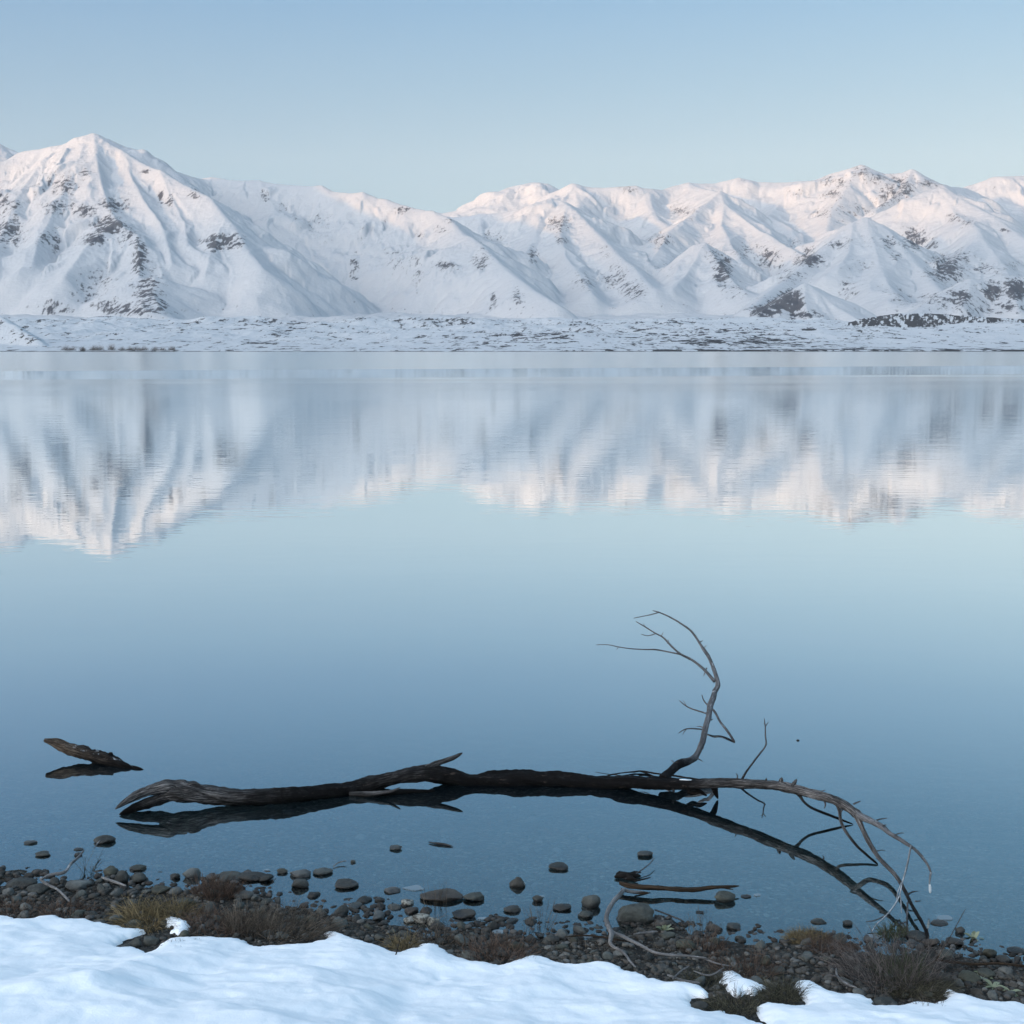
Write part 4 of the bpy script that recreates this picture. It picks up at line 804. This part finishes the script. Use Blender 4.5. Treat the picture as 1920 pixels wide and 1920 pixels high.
BIG = [
 ('rounded grey brown stone alone in the water below the root end of the fallen tree',195,1570,42,24),
 ('small flat stone in the water, farthest left of all',57,1578,26,9),
 ('small oval brown stone in the water near the left edge',80,1598,30,15),
 ('tiny dark stone just behind another beside the pale forked branch',147,1591,18,6),
 ('small dark stone in the water touching the pale forked branch',146,1600,15,10),
 ('small grey stone alone in open water left of the floating stick',742,1587,24,15),
 ('pointed dark stone in open water with its tip to the left',1047,1622,38,18),
 ('dark angular stone in open water, nearest the middle of the shallows',970,1651,31,26),
 ('slanted brownish stone farthest out on the right, above the root debris',1210,1598,30,17),
 ('long flat topped dark stone at the water edge below the floating stick',828,1674,84,28),
 ('slanted grey stone right beside the long flat topped one',888,1678,42,24),
 ('dark egg shaped stone in the water above the long row of cobbles',650,1655,45,20),
 ('grey stone in front of the pair, half in the water',563,1653,34,25),
 ('dark stone behind the grey half sunk one, upper of the pair',563,1634,42,22),
 ('dark pointed stone to the right of the pair of cobbles',605,1631,38,18),
 ('small dark round stone left of the pair of cobbles',529,1631,21,14),
 ('dark tilted stone alone in a small pool left of the red stalks',359,1634,33,26),
 ('small round stone left of the dark tilted one',328,1641,20,15),
 ('tall round grey stone at the back of the left cobble bank',208,1631,32,28),
 ('upright oval stone leaning right of the tall round one',228,1643,26,30),
 ('flat stone resting behind a larger one at the back of the left bank',257,1625,32,14),
 ('grey brown round stone below a flat one on the left bank',258,1643,34,26),
 ('small dark round stone in the water, left of two near the middle',1008,1684,21,17),
 ('dark oval stone in the water left of the tall pale one',1054,1698,36,18),
 ('tall pale grey stone with pointed top standing in the water',1108,1686,37,33),
 ('low grey oval stone in front of the tall pale pointed one',1098,1712,30,18),
 ('biggest boulder, dark and angular with a pale patch, half in water',1191,1706,72,50),
 ('dark round stone that carries the right end of the brown stick',1359,1677,42,30),
 ('squat peaked dark stone at the waterline in the middle',960,1701,34,18),
 ('dark stone with a pointed right end beside the white lichen stones',870,1710,46,22),
 ('pale rounded light grey stone, lightest on the left bank',455,1674,42,26),
 ('flat pale stone in the water under the arching branches',1535,1725,30,11),
 ('small round dark stone in water right of the flat pale one',1590,1729,19,14),
 ('reddish brown stone alone at the waterline right of the boulder',1376,1734,28,18),
 ('small peaked stone in the water at the foot of a dead stem',1801,1742,18,17),
 ('flat grey stone in the water right of the branch ends',1762,1729,34,9),
 ('tiny dark stone awash in the water right of the boulder',1312,1709,16,6),
 ('tiny dark flat stone awash below the brown stick',1296,1730,16,6),
 ('tiny flat stone in the water right of the round stone under the stick',1399,1680,20,5),
 ('tiny dark round stone in open water above the egg shaped one',662,1614,10,8),
 ('greyish square stone at the edge of the left gravel',398,1670,26,14),
 ('dark round cobble left of the light grey stone',735,1667,32,14),
 ('brownish cobble with flat top left of the long dark stone',712,1684,20,12),
 ('rust edged oval stone in shallow water below the dark cobble',714,1697,18,14),
 ('grey rounded stone at snow level inside the yellow grass',251,1731,32,24),
 ('round stone in the snow notch, right one of three',252,1766,26,24),
 ('round stone in the snow notch, lowest of three',232,1773,26,14),
 ('brownish stone in the snow notch beside the small snow patch',283,1762,32,24),
 ('dark wide stone buried in the snow under the dark grass',1312,1885,36,26),
 ('large dark rounded stone at the foot of the big twiggy bush',1660,1876,44,24),
 ('large pale rounded cobble on the right bank below the leafy rosette',1818,1828,44,30),
 ('large oval grey cobble near the right edge of the picture',1850,1822,34,24),
 ('brown grey stone at the right end of the water line',1790,1762,36,20),
 ('grey stone just left of the right end cobbles in the inlet',1775,1788,34,28),
 ('rounded pale stone near the inlet on the right',1856,1784,28,24),
 ('dark cobble beside the inlet at the right edge',1882,1796,28,20),
 ('long dark flat stone in the water at the right edge',1906,1780,34,12),
 ('big grey round cobble between ochre tuft and snow lobe',1458,1818,28,24),
 ('tall grey cobble with white top in the middle of the right gravel',1437,1800,22,24),
 ('wide bluish grey cobble right of the curved branch base',1286,1768,38,28),
 ('light brown cobble against the curved branch',1238,1770,26,18),
 ('angular grey stone at the water edge near the leafy plant',1252,1752,30,20),
 ('oval grey cobble near the snow edge under the curved branch',1240,1812,26,20),
 ('wide dark stone behind the branch ends on the right shore',1720,1750,44,22),
 ('long reddish stone at the far left of the cobble bank',40,1651,60,26),
 ('dark brown cobble at the left edge behind the red grass',70,1663,46,24),
 ('wide stone under the pale forked branch',145,1655,48,28),
 ('flat brown stone in the gravel right of the pale short stick',300,1665,40,22),
 ('rounded stone next to the inlet of the left gravel',470,1640,60,20),
 ('brownish long stone behind the red stalks',430,1640,50,22),
 ('dark stone at the right of the red stalks row',497,1643,32,20),
]
for k, row in enumerate(BIG):
    dark = 'biggest boulder' in row[0]
    big_stone(row[0], *row[1:5], sub_=4 if row[3] > 60 else 3, seed=500 + k * 13, facets=12 if dark else 8 + k % 4, rot=None, depth=.62 if row[3] > 55 else .8, sink=.25)
BIGXY = [(r_[1], r_[2], r_[3], r_[4]) for r_ in BIG]
# frost-lichen stones: crusty pale lumps
# small dark root debris in the shallows
dbr = tag(empty('root_debris', over_water(1176, 1645, 1645)), 'clump of dark roots awash behind the split brown stick', 'driftwood')
for k, (a, b_, r_) in enumerate([((1152,1644),(1200,1642),5),((1160,1638),(1188,1648),5),((1176,1640),(1202,1636),3),((1170,1648),(1196,1650),4),((1155,1640),(1168,1636),3)]):
    o = tube('root', ow([(a[0],a[1],a[1]+3,r_*.5),((a[0]+b_[0])/2,(a[1]+b_[1])/2-2,(a[1]+b_[1])/2+4,r_),(b_[0],b_[1],b_[1]+3,r_*.4)]), W_DARK, seed=150 + k, seg=8, rough=.4); o.parent = dbr; o.location = -dbr.location

# packed cobbles of the shore, individually
top_edge = np.array([(-300,1640),(0,1648),(60,1645),(190,1632),(300,1640),(350,1655),(420,1650),(500,1640),(560,1668),(640,1672),(700,1690),(760,1700),(830,1712),(900,1728),(980,1730),(1060,1735),(1140,1725),(1230,1735),(1330,1740),(1420,1752),(1500,1755),(1600,1758),(1700,1745),(1780,1755),(1830,1775),(1880,1785),(1960,1800),(2300,1810)], float)
snow_edge = np.array([(-300,1722),(0,1728),(180,1732),(276,1750),(290,1784),(350,1768),(460,1774),(580,1776),(610,1756),(700,1775),(745,1788),(800,1780),(860,1802),(940,1814),(1000,1800),(1060,1811),(1150,1813),(1220,1838),(1320,1856),(1400,1875),(1490,1850),(1560,1866),(1640,1880),(1700,1882),(1770,1868),(1850,1883),(2300,1892)], float)
te = lambda u: np.interp(u, top_edge[:, 0], top_edge[:, 1]); se = lambda u: np.interp(u, snow_edge[:, 0], snow_edge[:, 1])
VAR = []
for k in range(26):
    V, Fc = stone_geo(900 + k, 3, 6 + k % 7, .9, (1, random.uniform(.58, .95), random.uniform(.45, .8)))
    me = mesh_np('cobble', V, Fc, M_STONE); VAR.append(me.data); bpy.data.objects.remove(me)
ZONES = [(110,'cobble at the left end of the shore, under the pale forked branch'),(245,'cobble on the left bank between the forked branch and the yellow grass'),(400,'cobble in the gravel behind the reddish stalks'),(540,'cobble in the gravel bay between red stalks and dark wiry bush'),(690,'cobble of the dense heap right of the dark wiry bush'),(800,'cobble below the long flat topped stone'),(940,'cobble in the dip between two snow lobes'),(1130,'cobble left of the pale curved branch'),(1330,'cobble lying around the pale curved branch'),(1520,'cobble in front of and beside the ochre tuft on the right'),(1690,'cobble around the big twiggy bush'),(9999,'cobble on the right hand bank by the inlet')]
placed = [(u, v, max(w, h) * .5) for u, v, w, h in BIGXY]
rr = random.Random(11); n = 0; tries = 0
sizes = sorted([12 + 19 * rr.random() ** 1.8 for _ in range(285)], reverse=True)
for s_ in sizes:
    for _ in range(60):
        u = rr.uniform(-60, 1985); lo, hi = float(te(u)), float(se(u))
        f = rr.random() ** 1.15; v = lo + (hi - lo) * f * .97
        if all((u - a) ** 2 + ((v - b_) * 1.25) ** 2 > (.80 * (s_ * .5 + c_)) ** 2 for a, b_, c_ in placed): break
    else: continue
    placed.append((u, v, s_ * .5)); g = on_bank(u, v); g.z = max(g.z, -.02)
    o = bpy.data.objects.new('cobble', rr.choice(VAR)); COL.objects.link(o)
    k = px(s_, g.y) * .56; o.scale = (k * rr.uniform(.9, 1.25), k * rr.uniform(.9, 1.1), k * rr.uniform(.85, 1.2)); o.location = (g.x, g.y, g.z + k * .22)
    o.rotation_euler = (rr.gauss(0, .22), rr.gauss(0, .22), rr.uniform(0, 6.28))
    lb = next(l_ for lim, l_ in ZONES if u < lim)
    f_ = (v - float(te(u))) / max(float(se(u) - te(u)), 1)
    kind_ = 'broad ' if s_ > 24 else 'medium ' if s_ > 17 else 'small '
    where_ = ', near water' if f_ < .3 else ', near snow' if f_ > .72 else ', mid bank'
    lb = kind_ + lb + where_
    tag(o, lb, 'stone', 'cobbles packed along the shore'); n += 1
# pebbles between them, and sunk in the shallows
def on_bank_v(u, v):
    m_, k = slope(v), xslope(u, v); Y = -H / m_
    for _ in range(7): z = bank(k * Y, Y); Y = (z - H) / m_
    return k * Y, Y, bank(k * Y, Y)
NP = 9600; kk_ = np.arange(NP); rn = np.random.default_rng(5)
u_ = rn.uniform(-350, 2300, NP); lo, hi = te(u_), se(u_)
v_ = np.where(kk_ < 7600, lo - 8 + (hi - lo + 18) * rn.random(NP), np.where(kk_ < 8700, lo - np.abs(rn.normal(0, 28, NP)), lo - rn.uniform(0, 200, NP)))
s__ = np.where(kk_ < 7600, 5 + 13 * rn.random(NP) ** 2.2, np.where(kk_ < 8700, 6 + 14 * rn.random(NP) ** 2, 8 + 22 * rn.random(NP) ** 2))
gx_, gy_, gz_ = on_bank_v(u_, v_); kr = s__ * gy_ * 1.03 / F * .55
P_VAR = [stone_geo(1200 + k, 1, 4, .9, (1, .8, .6)) for k in range(12)]; P_VAR2 = [stone_geo(1300 + k, 2, 7, .9, (1, .8, .6)) for k in range(12)]
Vs, Fs, As = [], [], []; off = 0
for k in range(NP):
    V, Fc = (P_VAR2 if s__[k] > 13 else P_VAR)[k % 12]
    a = rn.uniform(0, 6.28); ca, sa = math.cos(a), math.sin(a); r3 = kr[k]
    W_ = V * (r3 * np.array([1, rn.uniform(.75, 1.1), rn.uniform(.7, 1.2)])); W_ = np.stack([W_[:, 0] * ca - W_[:, 1] * sa, W_[:, 0] * sa + W_[:, 1] * ca, W_[:, 2]], 1)
    zc = gz_[k] + r3 * .2
    if gz_[k] < -.005 and k >= 7600: zc = min(zc, -.004 - r3 * .55)
    Vs.append(W_ + np.array([gx_[k], gy_[k], zc])); Fs.append(Fc + off); off += len(V); As.append(np.full(len(V), rn.random()))
o = mesh_np('pebbles', np.vstack(Vs), np.vstack(Fs), M_PEB, attrs={'shade': np.concatenate(As)}); tag(o, kind='stuff')

m = M('thin_ice'); m.base((.30, .37, .42)); m.b.inputs['Roughness'].default_value = .3; m.b.inputs['Alpha'].default_value = .45; M_FILM = m.m
for k, (u, v, w, h, lb) in enumerate([(1015,1690-8,10,3,'small chip of ice in the water left of the tall pale stone'),(776,1666,34,4,'thin ice sliver left of the long flat topped stone'),(935,1748,24,4,'thin pale ice sliver in the wet gravel above the middle dip'),(905,1723,16,3,'tiny ice sliver above the wet gravel in the middle'),(1420,1679,14,4,'small ice plate right of the round stone under the brown stick'),(1640,1756,26,4,'ice edge at the foot of the arching branches'),(506,1648,24,5,'pale ice plate beside the dark stone on the left'),(1770,1722,30,5,'ice plate behind the flat grey stone at the right'),(1105,1756,26,4,'thin ice on the waterline left of the pale curved branch'),(500,1632,10,3,'small ice chip behind the dark stone on the left')]):
    c = over_water(u, v, v); rg = np.random.default_rng(k + 50); a = np.linspace(0, 2 * math.pi, 15)[:-1]; rr_ = 1 + rg.normal(0, .16, 14)
    X_ = np.cos(a) * rr_ * px(w, c.y) * .5; Y_ = np.sin(a) * rr_ * px(w, c.y) * .32
    V = np.vstack([np.stack([X_, Y_, 0 * X_ + .0005], 1), np.stack([X_, Y_, 0 * X_ + .0035], 1), [[0, 0, .0037]]])
    Fq = [(i, (i + 1) % 14, 14 + (i + 1) % 14) for i in range(14)] + [(i, 14 + (i + 1) % 14, 14 + i) for i in range(14)] + [(14 + i, 14 + (i + 1) % 14, 28) for i in range(14)]
    o = mesh_np('ice_plate', V, Fq, M_FILM, smooth=False); o.location = (c.x, c.y, 0); tag(o, lb, 'ice')

# ------------------------------------------------------------------ plants
def grass_mat(name, a, b_):
    m = M(name); m.b.inputs['Roughness'].default_value = .8; m.b.inputs['Specular IOR Level'].default_value = .15
    m.base(m.ramp(m.attr('shade'), [(0, a), (1, b_)])); return m.m
G_OCHRE = grass_mat('ochre_grass', (.07, .054, .030), (.34, .26, .14))
G_RED = grass_mat('reddish_grass', (.05, .034, .027), (.21, .145, .11))
G_BROWN = grass_mat('brown_twigs', (.045, .036, .029), (.23, .19, .15))
G_DARK = grass_mat('dark_grass', (.030, .029, .020), (.16, .145, .10))
G_GREYT = grass_mat('grey_twigs', (.05, .042, .038), (.22, .185, .17))
G_GREEN = grass_mat('green_leaves', (.035, .042, .022), (.12, .14, .075))
G_LEAF = grass_mat('pale_leaves', (.10, .12, .075), (.24, .27, .19))
def blades(pts, mat_w=.0011, segs=4):
    """pts: list of (root, dir vector, length, width, droop, shade) -> arrays"""
    V, Fq, A = [], [], []
    for (r0, d, L, w, droop, sh) in pts:
        d = np.array(d, float); d /= np.linalg.norm(d); side = np.cross(d, [0, -1, .2]); nn = np.linalg.norm(side); side = side / nn if nn > 1e-3 else np.array([1., 0, 0])
        nrm_ = np.cross(side, d); p_ = np.array(r0, float); b0 = len(V)
        for s_ in range(segs + 1):
            t_ = s_ / segs; ww = w * (1 - .75 * t_)
            for a_ in (0, 2.094, 4.189): V.append(p_ + ww * (math.cos(a_) * side + math.sin(a_) * nrm_)); A.append(sh)
            dd = d + np.array([0, 0, -droop * t_ * 1.3]); dd /= np.linalg.norm(dd); p_ = p_ + dd * L / segs
        for s_ in range(segs):
            for a_ in range(3):
                i0 = b0 + s_ * 3 + a_; i1 = b0 + s_ * 3 + (a_ + 1) % 3; Fq.append((i0, i1, i1 + 3, i0 + 3))
    return np.array(V), np.array(Fq), np.array(A)
def tuft(name, label, cat, u, v, ru, rv, n_, Lpx, mat, lean=(0, 0), spread=.8, droop=.5, w=.0008, seed=0, up=.02, twigs=False, group=None, segs=4):
    rg = random.Random(seed + 77); c = on_bank(u, v); pts = []
    if 'bush' not in label: Lpx *= .85; droop *= 1.25; spread *= 1.15
    for _ in range(n_):
        a = rg.uniform(0, 6.28); q_ = math.sqrt(rg.random())
        g = on_bank(u + ru * q_ * math.cos(a), v + rv * q_ * math.sin(a))
        L = px(Lpx, g.y) * rg.uniform(.45, 1.15)
        d = (lean[0] + spread * (q_ * math.cos(a) * .8 + rg.gauss(0, .45)), lean[1] + spread * (-q_ * math.sin(a) * .5 + rg.gauss(0, .35)), 1.0)
        sh = rg.random() ** 1.5; r0 = np.array([g.x - c.x, g.y - c.y, max(g.z, 0) - c.z - .005])
        pts.append((r0, d, L, w * rg.uniform(.7, 1.4), droop * rg.uniform(.3, 1.4), sh))
        if twigs:
            dn = np.array(d) / np.linalg.norm(d)
            for j in range(rg.randrange(2, 5)):
                t_ = rg.uniform(.35, .9); q0 = r0 + dn * L * t_ * .92 + np.array([0, 0, -droop * .12 * L * t_])
                pts.append((q0, dn + np.array([rg.gauss(0, .45), rg.gauss(0, .45), rg.gauss(.1, .3)]), L * rg.uniform(.15, .4), w * .6, droop * .3, sh))
    V, Fq, A = blades(pts, segs=segs)
    o = mesh_np(name, V, Fq, mat, attrs={'shade': A}); o.location = c; tag(o, label, cat, group); return o
tuft('grass_tuft', 'wide yellowish dry grass tuft spilling over stones at left, above the snow notch', 'grass', 265, 1728, 42, 22, 900, 62, G_OCHRE, (-.1, 0), 1.1, 1.1, seed=1)
tuft('grass_tuft', 'straw coloured grass right behind the small hooked snow patch', 'grass', 330, 1715, 40, 16, 380, 50, G_OCHRE, (.3, 0), 1.0, .9, seed=2)
tuft('heather_patch', 'low reddish brown heath at the left edge, along the snow', 'heath', 30, 1712, 60, 16, 520, 34, G_RED, (.1, 0), 1.1, .6, seed=3)
tuft('heather_patch', 'dark reddish brown heath between the forked branch and the snow', 'heath', 130, 1712, 50, 16, 420, 34, G_RED, (.2, 0), 1.1, .6, seed=4)
tuft('heather_patch', 'brown heath right of the hooked snow patch', 'heath', 400, 1738, 55, 24, 600, 44, G_RED, (.3, 0), 1.1, .6, seed=5)
tuft('dry_stalks', 'upright reddish dry stalks among the stones on the left', 'grass', 405, 1680, 40, 12, 320, 48, G_RED, (.1, 0), .7, .3, seed=6, twigs=True)
tuft('wiry_bush', 'dark wiry grass bush at the snow edge, stems leaning right', 'bush', 545, 1752, 62, 18, 300, 68, G_BROWN, (.8, .1), 1.1, .6, seed=7, twigs=True, w=.0008)
tuft('wiry_bush', 'low brown wiry growth between the hooked snow patch and the dark bush', 'bush', 465, 1745, 40, 16, 350, 50, G_BROWN, (.4, .1), .9, .4, seed=8, twigs=True)
tuft('dry_stalks', 'thin bent straws among the cobbles in front of the lichen stones', 'stalks', 800, 1740, 50, 14, 60, 40, G_BROWN, (.3, 0), 1.2, .9, seed=43)
tuft('dry_stalks', 'thin bent straws among the cobbles left of the curved branch', 'stalks', 1090, 1782, 50, 14, 60, 40, G_BROWN, (-.3, 0), 1.2, .9, seed=44)
tuft('grass_tuft', 'small yellow grass tuft cut by the snow edge, below the dense heap', 'grass', 757, 1778, 26, 10, 380, 42, G_OCHRE, (0, 0), 1.1, .8, seed=9)
tuft('grass_tuft', 'brown matted grass to the right of the small yellow tuft', 'grass', 820, 1765, 50, 14, 420, 30, G_BROWN, (.3, 0), 1.1, .6, seed=10)
tuft('dry_stalks', 'reddish brown wiry stalks in the dip between two snow lobes', 'bush', 935, 1792, 62, 20, 330, 48, G_RED, (.2, .1), .9, .4, seed=11, twigs=True)
tuft('dry_stalks', 'few thin upright stalks beside the tall pale stone', 'stalks', 1010, 1745, 30, 10, 26, 60, G_BROWN, (0, 0), .3, .2, seed=12, twigs=True)
tuft('dry_stalks', 'few thin stalks rising in front of the long flat topped stone', 'stalks', 815, 1705, 22, 8, 22, 56, G_BROWN, (0, 0), .3, .2, seed=13)
tuft('grass_tuft', 'rounded ochre moss like tuft on the right shore at the waterline', 'grass', 1512, 1762, 34, 12, 1100, 30, G_OCHRE, (0, 0), 1.2, .9, seed=14, w=.0007)
tuft('grass_tuft', 'pinkish dry grass spreading right of the ochre moss tuft', 'grass', 1555, 1778, 40, 12, 480, 38, G_RED, (.5, 0), 1.1, .6, seed=15)
tuft('twiggy_bush', 'big spreading grey brown twiggy bush on the right shore', 'bush', 1668, 1838, 80, 30, 300, 100, G_GREYT, (-.15, .15), 1.4, .5, seed=16, twigs=True, w=.0009)
tuft('grass_tuft', 'dark green heart of the big twiggy bush', 'grass', 1690, 1830, 40, 20, 500, 44, G_GREEN, (0, 0), .9, .6, seed=17)
tuft('grass_tuft', 'drooping dark grass fringe hanging onto the snow under the twiggy bush', 'grass', 1725, 1862, 54, 14, 620, 52, G_DARK, (.3, -.3), 1.1, 1.1, seed=18)
tuft('grass_tuft', 'dark grass between two snow edges, under the forked light stick', 'grass', 1320, 1845, 50, 14, 380, 46, G_DARK, (.1, -.1), 1.2, .8, seed=19)
tuft('grass_tuft', 'dark tangled grass running down left of the small snow patch', 'grass', 1370, 1892, 52, 18, 460, 46, G_DARK, (-.2, -.1), 1.2, .8, seed=20)
tuft('grass_tuft', 'olive grass right of the small snow patch', 'grass', 1465, 1866, 40, 16, 560, 50, G_DARK, (-.1, 0), 1.0, .9, seed=21)
tuft('dry_stalks', 'purplish dry stems beside the curved branch tip', 'bush', 1400, 1822, 60, 18, 200, 52, G_RED, (0, 0), .8, .4, seed=22, twigs=True)
tuft('dry_stalks', 'reddish thin stems around the middle of the curved branch', 'stalks', 1325, 1785, 34, 12, 130, 44, G_RED, (0, 0), .8, .4, seed=23, twigs=True)
tuft('dry_stalks', 'few thin bare stems standing at the water beside the reddish stone', 'stalks', 1315, 1755, 28, 8, 26, 62, G_BROWN, (0, 0), .4, .2, seed=24, twigs=True)
tuft('dry_stalks', 'dry twigs poking out of the snow at the lower right', 'twigs', 1735, 1896, 24, 8, 46, 42, G_BROWN, (0, .1), .9, .5, seed=25, twigs=True)
tuft('dry_stalks', 'dark twigs poking through the snow beside the snow notch', 'twigs', 345, 1782, 32, 8, 130, 30, G_BROWN, (.2, 0), 1.1, .4, seed=26, twigs=True)
tuft('dry_stalks', 'dark twigs standing in front of the small snow patch', 'twigs', 1385, 1880, 20, 6, 24, 46, G_BROWN, (.1, 0), .4, .1, seed=27, twigs=True)
tuft('dry_stalks', 'thin stems in front of the right bank of cobbles', 'stalks', 1260, 1790, 26, 8, 24, 46, G_BROWN, (0, 0), .5, .2, seed=28)
tuft('grass_tuft', 'greenish grey grass at the foot of the arching branches', 'grass', 1672, 1758, 26, 8, 300, 32, G_GREEN, (0, 0), .8, .6, seed=29)
tuft('dry_stalks', 'dark bare twig clump in front of the forked branch', 'twigs', 165, 1640, 14, 6, 16, 50, G_DARK, (.2, 0), .7, .3, seed=30, twigs=True)
tuft('dry_stalks', 'a few dark stems poking through the snow in the lower middle', 'twigs', 890, 1856, 60, 16, 14, 18, G_BROWN, (.2, 0), 1.2, .4, seed=41, twigs=True)
tuft('dry_stalks', 'scattered dark stem tips poking through the snow along the edge at left', 'twigs', 120, 1760, 110, 14, 20, 14, G_BROWN, (.2, 0), 1.2, .4, seed=42)
# leafy plants
def rosette(label, u, v, s_, n_, seed, upright=.9):
    rg = random.Random(seed); c = on_bank(u, v); root = tag(empty('leafy_plant', c), label, 'plant')
    for k in range(n_):
        a = k * 2.4 + rg.uniform(-.3, .3); L = px(s_, c.y) * rg.uniform(.6, 1.0); wd = L * rg.uniform(.28, .42)
        V = []; Fq = []
        el = rg.uniform(.35, 1.1) * upright
        for i in range(6):
            t_ = i / 5; w_ = wd * math.sin(math.pi * (t_ * .85 + .08)) * .5; bend = el - .9 * t_
            x = L * t_ * math.cos(el * .8); z = L * (t_ * math.sin(el) - .28 * t_ * t_)
            for sgn, dz in ((-1, .12), (0, 0), (1, .12)): V.append((x, sgn * w_, z + abs(sgn) * w_ * .5))
        for i in range(5):
            for j in (0, 1): q0 = i * 3 + j; Fq.append((q0, q0 + 1, q0 + 4, q0 + 3))
        V = np.array(V); ca, sa = math.cos(a), math.sin(a)
        V = np.stack([V[:, 0] * ca - V[:, 1] * sa, V[:, 0] * sa + V[:, 1] * ca, V[:, 2]], 1)
        mesh_np('leaf', V, Fq, G_LEAF, parent=root, attrs={'shade': np.full(len(V), rg.random())})
rosette('small pale green leafy plant at the waterline right of the boulder', 1245, 1748, 24, 9, 1, 1.3)
rosette('pale green leafy plant at the inlet on the right shore', 1826, 1764, 26, 10, 2, 1.1)
rosette('low pale green leaves among the cobbles at the lower right', 1862, 1852, 30, 9, 3, .5)
rosette('paler leaves spread over the right bank, uppermost of the low ones', 1845, 1832, 24, 8, 4, .5)
rosette('flat green leaves at the right edge just above the snow', 1895, 1862, 26, 7, 5, .4)
rosette('small green leafy weed behind the dark tilted stone on the left', 298, 1626, 12, 6, 6, 1.0)
# white lichen crusted stones in the middle
m = M('lichen_stone'); p = m.pos(); m.b.inputs['Roughness'].default_value = .9
m.base(m.mix(m.rng(m.noise(p, 60, 5, .7), .42, .58), (.06, .058, .05), (.30, .30, .27))); m.bump(m.noise(p, 90, 5, .7), .008)
for k, (lb, u, v, w, h) in enumerate([('knobbly white lichen crusted stone, largest of the pale group in the middle',790,1717,38,26),('pale lichen crusted stone, leftmost of the pale group in the middle',768,1722,24,16),('pale crusted stone with lichen right of the largest one',812,1724,24,20),('small speckled white stone in shallow water above the dense heap',764,1690,24,16)]):
    o = big_stone(lb, u, v, w, h, seed=1500 + k); o.data.materials[0] = m.m; o['category'] = 'stone'

# ------------------------------------------------------------------ far shore shrubs and the bird-like speck on the water
m = M('far_shrub'); m.b.inputs['Roughness'].default_value = .9; m.base((.13, .105, .085)); M_FSH = m.m
for k, (u, h, w) in enumerate([(123,9,16),(135,7,14),(155,7,12),(175,9,14),(186,10,18),(209,12,14),(228,7,14),(243,8,14),(256,8,18),(270,8,16),(290,7,16),(305,6,14),(322,8,14)]):
    x, y, z = far_pt(u, 657.5, 996); rg = random.Random(k); pts = []
    for _ in range(240):
        bx = rg.gauss(0, w * .11); L = h * .50 * rg.uniform(.35, 1.0) * math.exp(-(bx / (w * .2)) ** 2)
        pts.append(((bx, rg.gauss(0, .8), rg.uniform(0, .4) * L), (bx * .35 + rg.gauss(.2, .3), rg.gauss(0, .3), 1), L, .032, .2, 0))
    V, Fq, A = blades(pts, segs=1)
    o = mesh_np('shrub', V, Fq, M_FSH); o.location = (x, y, .7)
    tag(o, 'tiny bare brown shrub on the snowy far shore at left' , 'shrub', 'row of bare shrubs on the far shore')
dk = over_water(1496, 1388, 1388.5)
V, Fc = stone_geo(1700, 2, 3); o = mesh_np('pebble', V * .0085, Fc, M_STONE); o.location = dk; tag(o, 'tiny dark lone speck of stone breaking the open water right of the tall branches', 'stone')
